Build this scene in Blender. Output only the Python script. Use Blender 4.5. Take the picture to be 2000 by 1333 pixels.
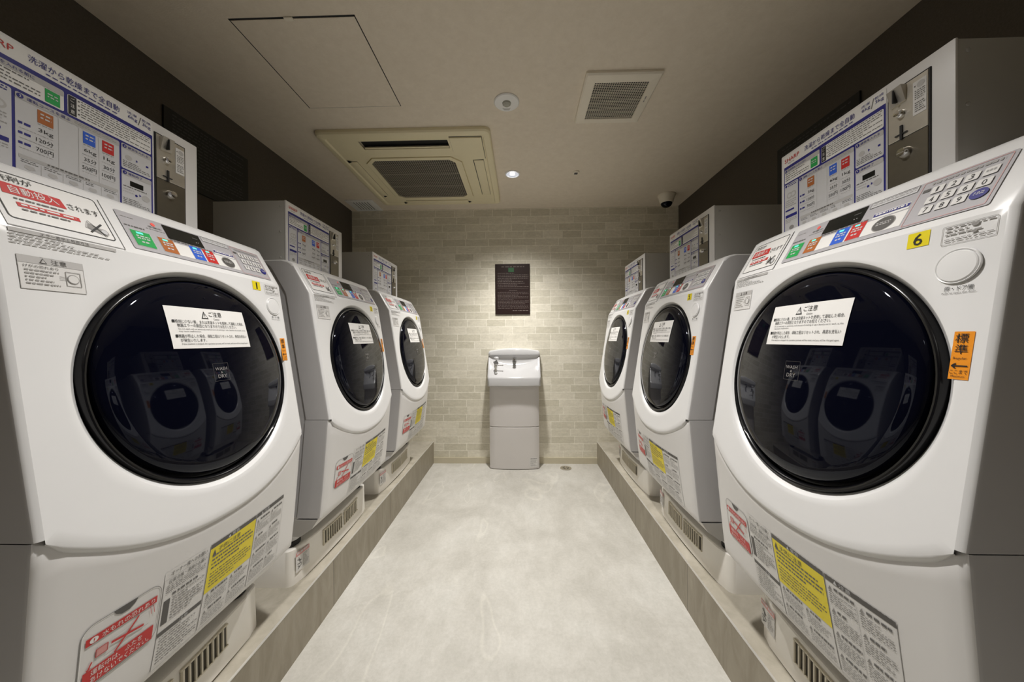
import bpy, bmesh, math, random
from mathutils import Matrix, Vector
random.seed(7)
sc = bpy.context.scene
for o in list(bpy.data.objects):
    bpy.data.objects.remove(o)
COL = sc.collection

# ------------------------------------------------------------------ camera
CAMZ = 1.0948
F_PX, YAW, PITCH, ROLL = 646.27, 0.0261, 0.0052, -0.0060
cy, sy, cp, sp = math.cos(YAW), math.sin(YAW), math.cos(PITCH), math.sin(PITCH)
fwd = Vector((-sy * cp, cy * cp, -sp)); right0 = Vector((cy, sy, 0)); up0 = right0.cross(fwd)
cr_, sr_ = math.cos(ROLL), math.sin(ROLL)
right = cr_ * right0 + sr_ * up0
up = -sr_ * right0 + cr_ * up0
cd = bpy.data.cameras.new('camera'); cam = bpy.data.objects.new('camera', cd); COL.objects.link(cam)
cd.sensor_width = 36.0; cd.lens = 36.0 * F_PX / 2000.0; cd.clip_start = 0.02; cd.clip_end = 50
M = Matrix.Identity(4)
for i in range(3):
    M[i][0], M[i][1], M[i][2] = right[i], up[i], -fwd[i]
M[2][3] = CAMZ
cam.matrix_world = M
sc.camera = cam

# ------------------------------------------------------------------ exposure, world, lamps
sc.view_settings.view_transform = 'Standard'
sc.view_settings.look = 'None'
sc.view_settings.gamma = 1.0
sc.view_settings.use_curve_mapping = False
sc.view_settings.exposure = 0.06
sc.cycles.diffuse_bounces = 8
w = bpy.data.worlds.new('world'); sc.world = w; w.use_nodes = True
w.node_tree.nodes['Background'].inputs[0].default_value = (1.0, 0.93, 0.82, 1)
w.node_tree.nodes['Background'].inputs[1].default_value = 0.0

CEIL = 2.245
XL, XR, YB, YF = -1.4952, 1.3753, 2.9136, -1.90
LAMP_COL = (1.0, 0.967, 0.925)


def spot(name, x, y, power, size=118, blend=0.75, radius=0.045):
    l = bpy.data.lights.new(name, 'SPOT'); l.energy = power; l.color = LAMP_COL
    l.spot_size = math.radians(size); l.spot_blend = blend; l.shadow_soft_size = radius
    o = bpy.data.objects.new(name, l); COL.objects.link(o); o.location = (x, y, CEIL - 0.03)
    return o


for ly, k in ((2.305, 1.12), (0.80, 0.97), (-0.70, 0.42)):
    spot('downlight_beam', -0.05, ly, 64 * k, 100, 1.0)      # reflector beam
    spot('downlight_spill', -0.05, ly, 50 * k, 126, 1.0)    # wider spill of the same lamp

# ------------------------------------------------------------------ materials
MATS = {}


def srgb(c):
    return tuple(((x / 12.92) if x <= 0.04045 else ((x + 0.055) / 1.055) ** 2.4) for x in c)


def mat(name, col, rough=0.5, metal=0.0, spec=0.5, emit=None, estr=0.0, noise=0.0, nscale=30.0, bump=0.0, bscale=200.0, coat=0.0):
    if name in MATS:
        return MATS[name]
    m = bpy.data.materials.new(name); m.use_nodes = True; MATS[name] = m
    nt = m.node_tree; b = nt.nodes['Principled BSDF']
    b.inputs['Base Color'].default_value = (*col, 1); b.inputs['Roughness'].default_value = rough
    b.inputs['Metallic'].default_value = metal; b.inputs['Specular IOR Level'].default_value = spec
    b.inputs['Coat Weight'].default_value = coat
    if emit:
        b.inputs['Emission Color'].default_value = (*emit, 1); b.inputs['Emission Strength'].default_value = estr
    tc = nt.nodes.new('ShaderNodeTexCoord')
    if noise > 0:
        n = nt.nodes.new('ShaderNodeTexNoise'); n.inputs['Scale'].default_value = nscale; n.inputs['Detail'].default_value = 4
        nt.links.new(tc.outputs['Object'], n.inputs['Vector'])
        mx = nt.nodes.new('ShaderNodeMix'); mx.data_type = 'RGBA'
        mx.inputs['A'].default_value = (*[c * (1 - noise) for c in col], 1)
        mx.inputs['B'].default_value = (*[min(1, c * (1 + noise)) for c in col], 1)
        nt.links.new(n.outputs['Fac'], mx.inputs['Factor']); nt.links.new(mx.outputs['Result'], b.inputs['Base Color'])
    if bump > 0:
        n2 = nt.nodes.new('ShaderNodeTexNoise'); n2.inputs['Scale'].default_value = bscale; n2.inputs['Detail'].default_value = 3
        nt.links.new(tc.outputs['Object'], n2.inputs['Vector'])
        bp = nt.nodes.new('ShaderNodeBump'); bp.inputs['Strength'].default_value = bump; bp.inputs['Distance'].default_value = 0.002
        nt.links.new(n2.outputs['Fac'], bp.inputs['Height']); nt.links.new(bp.outputs['Normal'], b.inputs['Normal'])
    return m


WHITE = mat('white_plastic', (0.78, 0.78, 0.78), 0.30, noise=0.02, nscale=8)
WHITE2 = mat('white_plastic_lower', (0.74, 0.73, 0.72), 0.34, noise=0.02, nscale=8)
CABINET = mat('grey_enamel', (0.50, 0.49, 0.49), 0.38, noise=0.02, nscale=10)
BASEM = mat('base_plastic', (0.90, 0.875, 0.82), 0.42, noise=0.03, nscale=12)
BASEDK = mat('grille_beige', (0.72, 0.67, 0.55), 0.5, noise=0.02)
GRGAP = mat('grille_gap', (0.060, 0.052, 0.038), 0.7, noise=0.1)
GAPM = mat('gap_dark', (0.02, 0.02, 0.02), 0.8, noise=0.1)
RUBBER = mat('black_rubber', (0.012, 0.012, 0.012), 0.6, noise=0.1)
GASKET = mat('black_door_frame', (0.005, 0.005, 0.006), 0.24, spec=0.3, noise=0.1)
GLASS = mat('smoked_door_glass', (0.0020, 0.0024, 0.0065), 0.035, spec=0.32, noise=0.15, nscale=6)
GLASS.node_tree.nodes['Principled BSDF'].inputs['Specular Tint'].default_value = (0.80, 0.86, 1.0, 1)
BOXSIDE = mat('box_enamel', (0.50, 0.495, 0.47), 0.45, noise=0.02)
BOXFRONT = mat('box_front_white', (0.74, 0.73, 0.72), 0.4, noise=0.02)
CASHM = mat('brushed_steel_dark', (0.24, 0.22, 0.18), 0.38, metal=1.0, noise=0.08, nscale=60)
STEEL = mat('brushed_steel', (0.62, 0.59, 0.53), 0.42, metal=1.0, noise=0.08, nscale=60)
CHROME = mat('chrome', (0.75, 0.75, 0.75), 0.12, metal=1.0, noise=0.02)
BLACK = mat('ink_black', (0.015, 0.015, 0.016), 0.5, noise=0.05)
DKGREY = mat('ink_dark_grey', (0.09, 0.085, 0.08), 0.5, noise=0.05)
MIDGREY = mat('ink_mid_grey', (0.27, 0.26, 0.25), 0.5, noise=0.04)
GREEKM = mat('small_print_grey', (0.34, 0.33, 0.32), 0.5, noise=0.03)
GREEKD = mat('small_print_dark', (0.13, 0.125, 0.12), 0.5, noise=0.03)
LTGREY = mat('ink_light_grey', (0.48, 0.47, 0.46), 0.5, noise=0.03)
PAPER = mat('sticker_white', (0.80, 0.79, 0.77), 0.45, noise=0.02)
PAPERG = mat('sticker_pale_grey', (0.60, 0.60, 0.61), 0.45, noise=0.02)
LABELP = mat('sticker_film', (0.71, 0.70, 0.685), 0.4, noise=0.02)
NAVY = mat('ink_navy', (0.015, 0.015, 0.20), 0.45, noise=0.04)
RED = mat('ink_red', (0.55, 0.022, 0.02), 0.45, noise=0.04)
PINK = mat('ink_pink', (0.65, 0.30, 0.28), 0.45, noise=0.04)
YELLOW = mat('ink_yellow', (0.80, 0.66, 0.012), 0.42, noise=0.03)
ORANGE = mat('ink_orange', (0.85, 0.30, 0.015), 0.42, noise=0.03)
GREEN = mat('ink_green', (0.015, 0.36, 0.08), 0.42, noise=0.03)
BROWN = mat('ink_brown', (0.42, 0.13, 0.03), 0.42, noise=0.03)
BLUE = mat('ink_blue', (0.03, 0.12, 0.62), 0.42, noise=0.03)
PANELG = mat('panel_grey', (0.44, 0.43, 0.45), 0.4, noise=0.02)
LCD = mat('lcd_black', (0.010, 0.011, 0.010), 0.18, noise=0.05)
TEAL = mat('led_teal', (0.1, 0.6, 0.5), 0.4, emit=(0.12, 0.85, 0.62), estr=0.8, noise=0.02)
LEDRED = mat('led_red', (0.7, 0.1, 0.08), 0.4, emit=(0.9, 0.12, 0.1), estr=0.25, noise=0.02)
CERAMIC = mat('sink_ceramic', (0.56, 0.56, 0.565), 0.12, spec=0.6, noise=0.01)
SINKCAB = mat('sink_cabinet', (0.66, 0.635, 0.62), 0.4, noise=0.02, nscale=6)
ACM = mat('ac_ivory', (0.84, 0.765, 0.53), 0.45, noise=0.02)
ACM2 = mat('vent_ivory', (0.86, 0.80, 0.68), 0.45, noise=0.02)
WHITEP = mat('ceiling_device_white', (0.86, 0.86, 0.85), 0.4, noise=0.02)
NOTICEB = mat('notice_brown', (0.020, 0.009, 0.008), 0.35, noise=0.1)
POSTERB = mat('poster_black', (0.006, 0.006, 0.006), 0.4, noise=0.1)
POSTERT = mat('poster_print', (0.05, 0.05, 0.048), 0.5, noise=0.05)
NOTICET = mat('notice_print', (0.15, 0.12, 0.11), 0.5, noise=0.05)
LAMPM = mat('lamp_disc', (0.9, 0.9, 0.9), 0.3, emit=(1.0, 0.98, 0.95), estr=9.0, noise=0.01)
REFLECT = mat('lamp_reflector', (0.8, 0.8, 0.82), 0.15, metal=1.0, emit=(0.85, 0.9, 1.0), estr=0.55, noise=0.02)
FILT2 = mat('ac_joint', (0.22, 0.20, 0.15), 0.6, noise=0.05)
IVORYDK = mat('ac_slot_dark', (0.008, 0.008, 0.008), 0.7, noise=0.1)


def tex_mat(name):
    m = bpy.data.materials.new(name); m.use_nodes = True
    nt = m.node_tree; b = nt.nodes['Principled BSDF']
    tc = nt.nodes.new('ShaderNodeTexCoord')
    return m, nt, b, tc


def node_noise(nt, vec, scale, detail=4, rough=0.55, dist=0.0):
    n = nt.nodes.new('ShaderNodeTexNoise'); n.inputs['Scale'].default_value = scale; n.inputs['Detail'].default_value = detail
    n.inputs['Roughness'].default_value = rough; n.inputs['Distortion'].default_value = dist
    nt.links.new(vec, n.inputs['Vector']); return n.outputs['Fac']


def node_map(nt, vec, scale):
    n = nt.nodes.new('ShaderNodeMapping'); n.inputs['Scale'].default_value = scale
    nt.links.new(vec, n.inputs['Vector']); return n.outputs['Vector']


def node_ramp(nt, fac, stops):
    n = nt.nodes.new('ShaderNodeValToRGB'); e = n.color_ramp.elements
    e[0].position, e[0].color = stops[0][0], (*stops[0][1], 1)
    e[1].position, e[1].color = stops[-1][0], (*stops[-1][1], 1)
    for p, c in stops[1:-1]:
        k = e.new(p); k.color = (*c, 1)
    nt.links.new(fac, n.inputs['Fac']); return n.outputs['Color']


def node_mix(nt, fac, a, b, mode='MIX'):
    n = nt.nodes.new('ShaderNodeMix'); n.data_type = 'RGBA'; n.blend_type = mode
    for sock, v in (('Factor', fac), ('A', a), ('B', b)):
        if hasattr(v, 'links'):
            nt.links.new(v, n.inputs[sock])
        elif isinstance(v, (int, float)):
            n.inputs[sock].default_value = v
        else:
            n.inputs[sock].default_value = (*v, 1)
    return n.outputs['Result']


def node_bump(nt, h, b, strength, dist):
    n = nt.nodes.new('ShaderNodeBump'); n.inputs['Strength'].default_value = strength; n.inputs['Distance'].default_value = dist
    nt.links.new(h, n.inputs['Height']); nt.links.new(n.outputs['Normal'], b.inputs['Normal'])


# floor: pale concrete-look vinyl with soft streaks
FLOOR, nt, b, tc = tex_mat('concrete_vinyl')
v = tc.outputs['Object']
c1 = node_ramp(nt, node_noise(nt, v, 2.2, 6, 0.6, 0.6), [(0.30, (0.47, 0.455, 0.415)), (0.52, (0.565, 0.55, 0.51)), (0.72, (0.64, 0.63, 0.595))])
c2 = node_ramp(nt, node_noise(nt, node_map(nt, v, (9, 5, 1)), 1.6, 6, 0.72, 0.5), [(0.36, (0.92, 0.92, 0.91)), (0.66, (1.05, 1.05, 1.05))])
c3 = node_ramp(nt, node_noise(nt, node_map(nt, v, (40, 40, 1)), 2.0, 4, 0.7), [(0.35, (0.95, 0.95, 0.94)), (0.65, (1.04, 1.04, 1.04))])
c4 = node_ramp(nt, node_noise(nt, node_map(nt, v, (2.0, 0.8, 1)), 1.1, 2, 0.5, 1.6), [(0.585, (1, 1, 1)), (0.60, (1.12, 1.12, 1.11)), (0.615, (1, 1, 1))])
col = node_mix(nt, 1.0, node_mix(nt, 1.0, node_mix(nt, 1.0, c1, c2, 'MULTIPLY'), c3, 'MULTIPLY'), c4, 'MULTIPLY')
nt.links.new(col, b.inputs['Base Color']); b.inputs['Roughness'].default_value = 0.48; b.inputs['Specular IOR Level'].default_value = 0.35
node_bump(nt, node_noise(nt, v, 160, 3), b, 0.15, 0.001)

# raised plinth stone-look sheet (top) and front
CURBTOP, nt, b, tc = tex_mat('plinth_top_sheet')
v = tc.outputs['Object']
c1 = node_ramp(nt, node_noise(nt, v, 9, 6, 0.65, 0.5), [(0.3, (0.36, 0.33, 0.265)), (0.7, (0.53, 0.495, 0.42))])
nt.links.new(c1, b.inputs['Base Color']); b.inputs['Roughness'].default_value = 0.5
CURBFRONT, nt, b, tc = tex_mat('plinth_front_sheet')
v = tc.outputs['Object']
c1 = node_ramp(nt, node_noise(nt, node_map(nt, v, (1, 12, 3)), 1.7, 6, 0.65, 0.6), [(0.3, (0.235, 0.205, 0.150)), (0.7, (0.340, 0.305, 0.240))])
bk = nt.nodes.new('ShaderNodeTexBrick'); bk.offset = 0; bk.inputs['Scale'].default_value = 1.0
bk.inputs['Brick Width'].default_value = 0.6; bk.inputs['Row Height'].default_value = 4.0; bk.inputs['Mortar Size'].default_value = 0.0025
bk.inputs['Color1'].default_value = (1, 1, 1, 1); bk.inputs['Color2'].default_value = (0.93, 0.93, 0.92, 1); bk.inputs['Mortar'].default_value = (0.55, 0.55, 0.55, 1)
mp = nt.nodes.new('ShaderNodeMapping'); mp.inputs['Rotation'].default_value = (0, 0, math.radians(90)); mp.inputs['Location'].default_value = (0.14, 0.3, 1)
nt.links.new(v, mp.inputs['Vector']); nt.links.new(mp.outputs['Vector'], bk.inputs['Vector'])
nt.links.new(node_mix(nt, 1.0, c1, bk.outputs['Color'], 'MULTIPLY'), b.inputs['Base Color']); b.inputs['Roughness'].default_value = 0.5
NOSING = mat('nosing_metal', (0.72, 0.70, 0.66), 0.35, metal=0.5, noise=0.03)

# back wall: whitewashed thin brick, each brick its own tone
BRICK, nt, b, tc = tex_mat('whitewashed_brick')
v = tc.outputs['Object']
mp = nt.nodes.new('ShaderNodeMapping'); mp.inputs['Rotation'].default_value = (math.radians(-90), 0, 0); mp.inputs['Location'].default_value = (0.07, -0.048, 0)
nt.links.new(v, mp.inputs['Vector'])
vd = nt.nodes.new('ShaderNodeVectorMath'); vd.operation = 'MULTIPLY_ADD'
nz = nt.nodes.new('ShaderNodeTexNoise'); nz.inputs['Scale'].default_value = 26; nt.links.new(v, nz.inputs['Vector'])
vd.inputs[1].default_value = (0.004, 0.004, 0.004)
nt.links.new(nz.outputs['Color'], vd.inputs[0]); nt.links.new(mp.outputs['Vector'], vd.inputs[2])
bk = nt.nodes.new('ShaderNodeTexBrick'); bk.offset = 0.37; bk.offset_frequency = 2; bk.squash = 0.82; bk.squash_frequency = 3
bk.inputs['Scale'].default_value = 1.0; bk.inputs['Brick Width'].default_value = 0.205; bk.inputs['Row Height'].default_value = 0.0645
bk.inputs['Mortar Size'].default_value = 0.0042; bk.inputs['Mortar Smooth'].default_value = 0.6; bk.inputs['Bias'].default_value = -0.05
bk.inputs['Color1'].default_value = (0.83, 0.79, 0.675, 1); bk.inputs['Color2'].default_value = (0.655, 0.62, 0.505, 1)
bk.inputs['Mortar'].default_value = (0.90, 0.865, 0.76, 1)
nt.links.new(vd.outputs['Vector'], bk.inputs['Vector'])
st = node_ramp(nt, node_noise(nt, node_map(nt, v, (7, 1, 22)), 2.2, 6, 0.7, 0.8), [(0.32, (0.88, 0.875, 0.86)), (0.68, (1.05, 1.05, 1.05))])
st2 = node_ramp(nt, node_noise(nt, v, 60, 4, 0.7), [(0.3, (0.93, 0.93, 0.92)), (0.7, (1.05, 1.05, 1.05))])
col = node_mix(nt, 1.0, node_mix(nt, 1.0, bk.outputs['Color'], st, 'MULTIPLY'), st2, 'MULTIPLY')
nt.links.new(col, b.inputs['Base Color']); b.inputs['Roughness'].default_value = 0.62
node_bump(nt, bk.outputs['Fac'], b, -0.35, 0.003)

# ceiling: beige woven wallpaper; side walls: dark brown cloth-look paper
CEILM, nt, b, tc = tex_mat('ceiling_paper')
v = tc.outputs['Object']
c1 = node_ramp(nt, node_noise(nt, node_map(nt, v, (14, 14, 1)), 2.0, 6, 0.7), [(0.3, (0.76, 0.68, 0.56)), (0.7, (0.83, 0.75, 0.63))])
nt.links.new(c1, b.inputs['Base Color']); b.inputs['Roughness'].default_value = 0.85
node_bump(nt, node_noise(nt, node_map(nt, v, (40, 120, 1)), 3, 3), b, 0.25, 0.002)
DARKW, nt, b, tc = tex_mat('dark_wall_paper')
v = tc.outputs['Object']
c1 = node_ramp(nt, node_noise(nt, node_map(nt, v, (1, 60, 60)), 3.0, 5, 0.7), [(0.3, (0.072, 0.060, 0.045)), (0.7, (0.100, 0.085, 0.066))])
nt.links.new(c1, b.inputs['Base Color']); b.inputs['Roughness'].default_value = 0.75
node_bump(nt, node_noise(nt, v, 220, 3), b, 0.3, 0.002)
REARW = mat('rear_wall_paper', (0.36, 0.31, 0.22), 0.8, noise=0.06, nscale=20, bump=0.1)
BASEB = mat('skirting_beige', (0.58, 0.53, 0.40), 0.45, noise=0.04)


# ------------------------------------------------------------------ mesh helpers
def link(name, me, parent=None, label=None):
    o = bpy.data.objects.new(name, me); COL.objects.link(o)
    if parent is not None:
        o.parent = parent
    if label:
        o['label'] = label
    return o


def finish(bm, name, mats, smooth=True, ang=32, weld=True):
    if weld:
        bmesh.ops.remove_doubles(bm, verts=bm.verts, dist=1e-5)
        bmesh.ops.recalc_face_normals(bm, faces=bm.faces)
    if smooth:
        for f in bm.faces:
            f.smooth = True
        for e in bm.edges:
            if len(e.link_faces) == 2 and e.calc_face_angle(0) > math.radians(ang):
                e.smooth = False
    me = bpy.data.meshes.new(name)
    bm.to_mesh(me); bm.free()
    for m in (mats if isinstance(mats, (list, tuple)) else [mats]):
        me.materials.append(m)
    return me


def obj(name, bm, mats, parent=None, label=None, smooth=True, ang=32, weld=True):
    return link(name, finish(bm, name, mats, smooth, ang, weld), parent, label)


def thing(name, label, cat, loc=(0, 0, 0), rz=0.0, group=None):
    o = bpy.data.objects.new(name, None); COL.objects.link(o); o.empty_display_size = 0.05
    o.location = loc; o.rotation_euler = (0, 0, rz)
    o['label'] = label; o['category'] = cat
    if group:
        o['group'] = group
    return o


def tag(o, label, cat, group=None):
    o['label'] = label; o['category'] = cat
    if group:
        o['group'] = group
    return o


def struct(o):
    o['kind'] = 'structure'; return o


def box(bm, x0, x1, y0, y1, z0, z1, bev=0.0, seg=2, mi=0):
    r = bmesh.ops.create_cube(bm, size=1.0)
    for vv in r['verts']:
        vv.co = Vector(((x0 + x1) / 2 + vv.co.x * (x1 - x0), (y0 + y1) / 2 + vv.co.y * (y1 - y0), (z0 + z1) / 2 + vv.co.z * (z1 - z0)))
    fs = set(f for vv in r['verts'] for f in vv.link_faces)
    for f in fs:
        f.material_index = mi
    if bev > 0:
        es = list(set(e for vv in r['verts'] for e in vv.link_edges))
        g = bmesh.ops.bevel(bm, geom=es, offset=bev, segments=seg, affect='EDGES', profile=0.5)
        for f in g['faces']:
            f.material_index = mi
    return bm


def lathe(bm, prof, cx, cy, n=40, axis='z', mi=0, base=0.0):
    """prof: list of (r, h) turned about an axis through (cx, cy); axis z: h is z; axis y: (cx, cy) = (x, z), h is y"""
    rings = []
    for r, h in prof:
        ring = []
        for i in range(n):
            a = 2 * math.pi * i / n
            if axis == 'z':
                co = (cx + r * math.cos(a), cy + r * math.sin(a), h)
            else:
                co = (cx + r * math.cos(a), h, cy + r * math.sin(a))
            ring.append(bm.verts.new(co))
        rings.append(ring)
    for a, b2 in zip(rings, rings[1:]):
        for i in range(n):
            j = (i + 1) % n
            f = bm.faces.new((a[i], a[j], b2[j], b2[i])); f.material_index = mi
    for ring, (r, h) in ((rings[0], prof[0]), (rings[-1], prof[-1])):
        if r > 1e-4:
            f = bm.faces.new(ring); f.material_index = mi
    return bm


def poly_prism(bm, pts, y0, y1, mi=0):
    """polygon in (x, z) extruded along y"""
    a = [bm.verts.new((x, y0, z)) for x, z in pts]
    b2 = [bm.verts.new((x, y1, z)) for x, z in pts]
    n = len(pts)
    bm.faces.new(a).material_index = mi; bm.faces.new(list(reversed(b2))).material_index = mi
    for i in range(n):
        j = (i + 1) % n
        bm.faces.new((a[j], a[i], b2[i], b2[j])).material_index = mi


# ------------------------------------------------------------------ lettering
_tc = bpy.data.curves.new('glyphs', 'FONT'); _tc.resolution_u = 2
_to = bpy.data.objects.new('glyphs', _tc)
_cache = {}


def glyphs(s):
    if s not in _cache:
        _tc.body = s
        me = bpy.data.meshes.new_from_object(_to)
        vs = [(vv.co.x, vv.co.y) for vv in me.vertices]
        fs = [tuple(p.vertices) for p in me.polygons]
        bpy.data.meshes.remove(me)
        _cache[s] = (vs, fs)
    return _cache[s]


FLAT = set()


class Decal:
    """flat printed matter: polygons in a local (a, b) frame, each with a layer and an ink; wrapped onto a surface when built"""
    def __init__(s, ox=0.0, oz=0.0, sx=1.0, sz=1.0):
        s.p = []; s.ox, s.oz, s.sx, s.sz = ox, oz, sx, sz
        s.mats = []

    def mi(s, m):
        if m not in s.mats:
            s.mats.append(m)
        return s.mats.index(m)

    def P(s, a, b2):
        return (s.ox + a * s.sx, s.oz + b2 * s.sz)

    def poly(s, pts, m, layer=1):
        s.p.append(([s.P(*q) for q in pts], [tuple(range(len(pts)))], layer, s.mi(m)))

    def rect(s, a0, b0, a1, b1, m, layer=1, cell=None):
        if not cell:
            return s.poly([(a0, b0), (a1, b0), (a1, b1), (a0, b1)], m, layer)
        na, nb = max(1, int(abs(a1 - a0) * s.sx / cell)), max(1, int(abs(b1 - b0) * s.sz / cell))
        vs = [s.P(a0 + (a1 - a0) * i / na, b0 + (b1 - b0) * j / nb) for j in range(nb + 1) for i in range(na + 1)]
        fs = [(j * (na + 1) + i, j * (na + 1) + i + 1, (j + 1) * (na + 1) + i + 1, (j + 1) * (na + 1) + i) for j in range(nb) for i in range(na)]
        s.p.append((vs, fs, layer, s.mi(m)))

    def rr(s, a0, b0, a1, b1, r, m, layer=1, n=5):
        ra, rb = r / s.sx, r / s.sz
        pts = []
        for ca, cb, st in ((a1 - ra, b1 - rb, 0), (a0 + ra, b1 - rb, 90), (a0 + ra, b0 + rb, 180), (a1 - ra, b0 + rb, 270)):
            for k in range(n + 1):
                t = math.radians(st + 90 * k / n)
                pts.append((ca + ra * math.cos(t), cb + rb * math.sin(t)))
        s.poly(pts, m, layer)

    def ring(s, a0, b0, a1, b1, r, wd, m, layer=1, n=5):
        def loop(o, rr_):
            ra, rb = max(rr_, 1e-5) / s.sx, max(rr_, 1e-5) / s.sz
            oa, ob = o / s.sx, o / s.sz
            q = []
            for ca, cb, st in ((a1 - oa - ra, b1 - ob - rb, 0), (a0 + oa + ra, b1 - ob - rb, 90), (a0 + oa + ra, b0 + ob + rb, 180), (a1 - oa - ra, b0 + ob + rb, 270)):
                for k in range(n + 1):
                    t = math.radians(st + 90 * k / n)
                    q.append((ca + ra * math.cos(t), cb + rb * math.sin(t)))
            return q
        A, B = loop(0, r), loop(wd, r - wd)
        N = len(A)
        s.p.append(([s.P(*q) for q in A + B], [(i, (i + 1) % N, N + (i + 1) % N, N + i) for i in range(N)], layer, s.mi(m)))

    def ell(s, a, b2, ra, rb, m, layer=1, n=20):
        s.poly([(a + ra * math.cos(2 * math.pi * k / n), b2 + rb * math.sin(2 * math.pi * k / n)) for k in range(n)], m, layer)

    def line(s, a0, b0, a1, b1, wd, m, layer=2):
        x0, z0 = s.P(a0, b0); x1, z1 = s.P(a1, b1)
        L = math.hypot(x1 - x0, z1 - z0) or 1
        nx, nz = -(z1 - z0) / L * wd / 2, (x1 - x0) / L * wd / 2
        s.p.append(([(x0 + nx, z0 + nz), (x0 - nx, z0 - nz), (x1 - nx, z1 - nz), (x1 + nx, z1 + nz)], [(0, 1, 2, 3)], layer, s.mi(m)))

    def text(s, t, a0, b0, a1, b1, m, layer=2, keep=False):
        """text stretched into the rectangle (keep: same aspect, anchored left)"""
        vs, fs = glyphs(t)
        if not vs:
            return
        x0, x1 = min(q[0] for q in vs), max(q[0] for q in vs)
        y0, y1 = min(q[1] for q in vs), max(q[1] for q in vs)
        ka = (a1 - a0) / max(x1 - x0, 1e-6); kb = (b1 - b0) / max(y1 - y0, 1e-6)
        if keep:
            ka = min(ka, kb * s.sz / s.sx)
        s.p.append(([s.P(a0 + (q[0] - x0) * ka, b0 + (q[1] - y0) * kb) for q in vs], fs, layer, s.mi(m)))

    def greek(s, a0, b0, a1, b1, rows, m, layer=2, fill=0.5, seed=1, ragged=True, word=0.010):
        """lines of print too small to read"""
        R = random.Random(seed); H = (b1 - b0) / rows
        ww = word / s.sx
        m = GREEKM if m is MIDGREY else GREEKD if m is DKGREY else m
        ww = min(ww, 0.0065 / s.sx) if m in (GREEKM, GREEKD) else ww; fill = fill * (0.8 if m in (GREEKM, GREEKD) else 1)
        for i in range(rows):
            top = b1 - i * H
            a = a0; end = a1 if not ragged or R.random() < 0.6 else a0 + (a1 - a0) * R.uniform(0.45, 0.95)
            while a < end:
                l = min(ww * R.uniform(0.35, 1.3), end - a)
                s.poly([(a, top - H * fill), (a + l, top - H * fill), (a + l, top), (a, top)], m, layer)
                a += l + ww * R.uniform(0.15, 0.40)

    def build(s, name, parent, surf, nrm, conv, label=None, base=0.0007, step=0.0004):
        bm = bmesh.new()
        for vs, fs, layer, mi_ in s.p:
            off = base + step * layer
            if surf not in FLAT and max(max(q[0] for q in vs) - min(q[0] for q in vs), max(q[1] for q in vs) - min(q[1] for q in vs)) > 0.016 and len(fs) <= 40:
                t = bmesh.new()
                tv = [t.verts.new((q[0], q[1], 0)) for q in vs]
                for f in fs:
                    t.faces.new([tv[k] for k in f])
                bmesh.ops.triangulate(t, faces=t.faces[:])
                for _ in range(7):
                    le = [e for e in t.edges if e.calc_length() > 0.013]
                    if not le:
                        break
                    bmesh.ops.subdivide_edges(t, edges=le, cuts=1)
                    bmesh.ops.triangulate(t, faces=[f for f in t.faces if len(f.verts) > 3])
                t.verts.index_update()
                vs = [(q.co.x, q.co.y) for q in t.verts]; fs = [tuple(q.index for q in f.verts) for f in t.faces]; t.free()
            bv = []
            for (u, z) in vs:
                d = surf(u, z); n = nrm(u, z)
                bv.append(bm.verts.new(conv(u, d + n[0] * off, z + n[1] * off)))
            for f in fs:
                try:
                    q = bm.faces.new([bv[k] for k in f]); q.material_index = mi_
                except ValueError:
                    pass
        return obj(name, bm, s.mats, parent, label, smooth=False, weld=False)


# ------------------------------------------------------------------ room shell
def slab(name, x0, x1, y0, y1, z0, z1, m):
    bm = bmesh.new(); box(bm, x0, x1, y0, y1, z0, z1)
    return struct(obj(name, bm, m, smooth=False))


slab('floor', XL - 0.1, XR + 0.1, YF - 0.1, YB + 0.1, -0.1, 0.0, FLOOR)
slab('ceiling', XL - 0.1, XR + 0.1, YF - 0.1, YB + 0.1, CEIL, CEIL + 0.1, CEILM)
slab('wall_back', XL - 0.1, XR + 0.1, YB, YB + 0.1, 0, CEIL, BRICK)
slab('wall_left', XL - 0.1, XL, YF, YB, 0, CEIL, DARKW)
slab('wall_right', XR, XR + 0.1, YF, YB, 0, CEIL, DARKW)
slab('wall_front', XL - 0.1, XR + 0.1, YF - 0.1, YF, 0, CEIL, REARW)
CL, CR, CH = -0.7761, 0.6631, 0.1924
slab('baseboard_back', CL, CR, YB - 0.009, YB, 0.0, 0.052, BASEB)


def plinth(name, x0, x1, face):
    bm = bmesh.new(); box(bm, x0, x1, YF, YB, 0, CH)
    bm.faces.ensure_lookup_table()
    for f in bm.faces:
        f.material_index = 0 if f.normal.z > 0.5 else 1
    o = struct(obj(name, bm, [CURBTOP, CURBFRONT], smooth=False))
    bm = bmesh.new(); s = 1 if face > 0 else -1
    xe = x1 if s > 0 else x0
    box(bm, min(xe - s * 0.004, xe + s * 0.0015), max(xe - s * 0.004, xe + s * 0.0015), YF, YB, CH - 0.002, CH + 0.0015)
    obj('edge_strip', bm, NOSING, o, 'thin pale metal edge strip', smooth=False)


plinth('trim_1', XL, CL, 1)
plinth('trim_2', CR, XR, -1)

# ------------------------------------------------------------------ washer-dryer surfaces (u across, v out of the wall, z up)
ZB = CH + 0.130            # top of the raised base, where the machine stands


def bul(u):
    return 0.008 * max(0.0, 1 - (u / 0.29) ** 2)


SL_F = 0.1515; SL_C = (0.1135 - 0.055) / 0.102; SL_W = 0.103


def s_face(u, z):
    return 0.1135 + SL_F * (1.268 - z) + bul(u)


def s_ctrl(u, z):
    return 0.1135 - SL_C * (z - 1.268) + bul(u)


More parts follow.
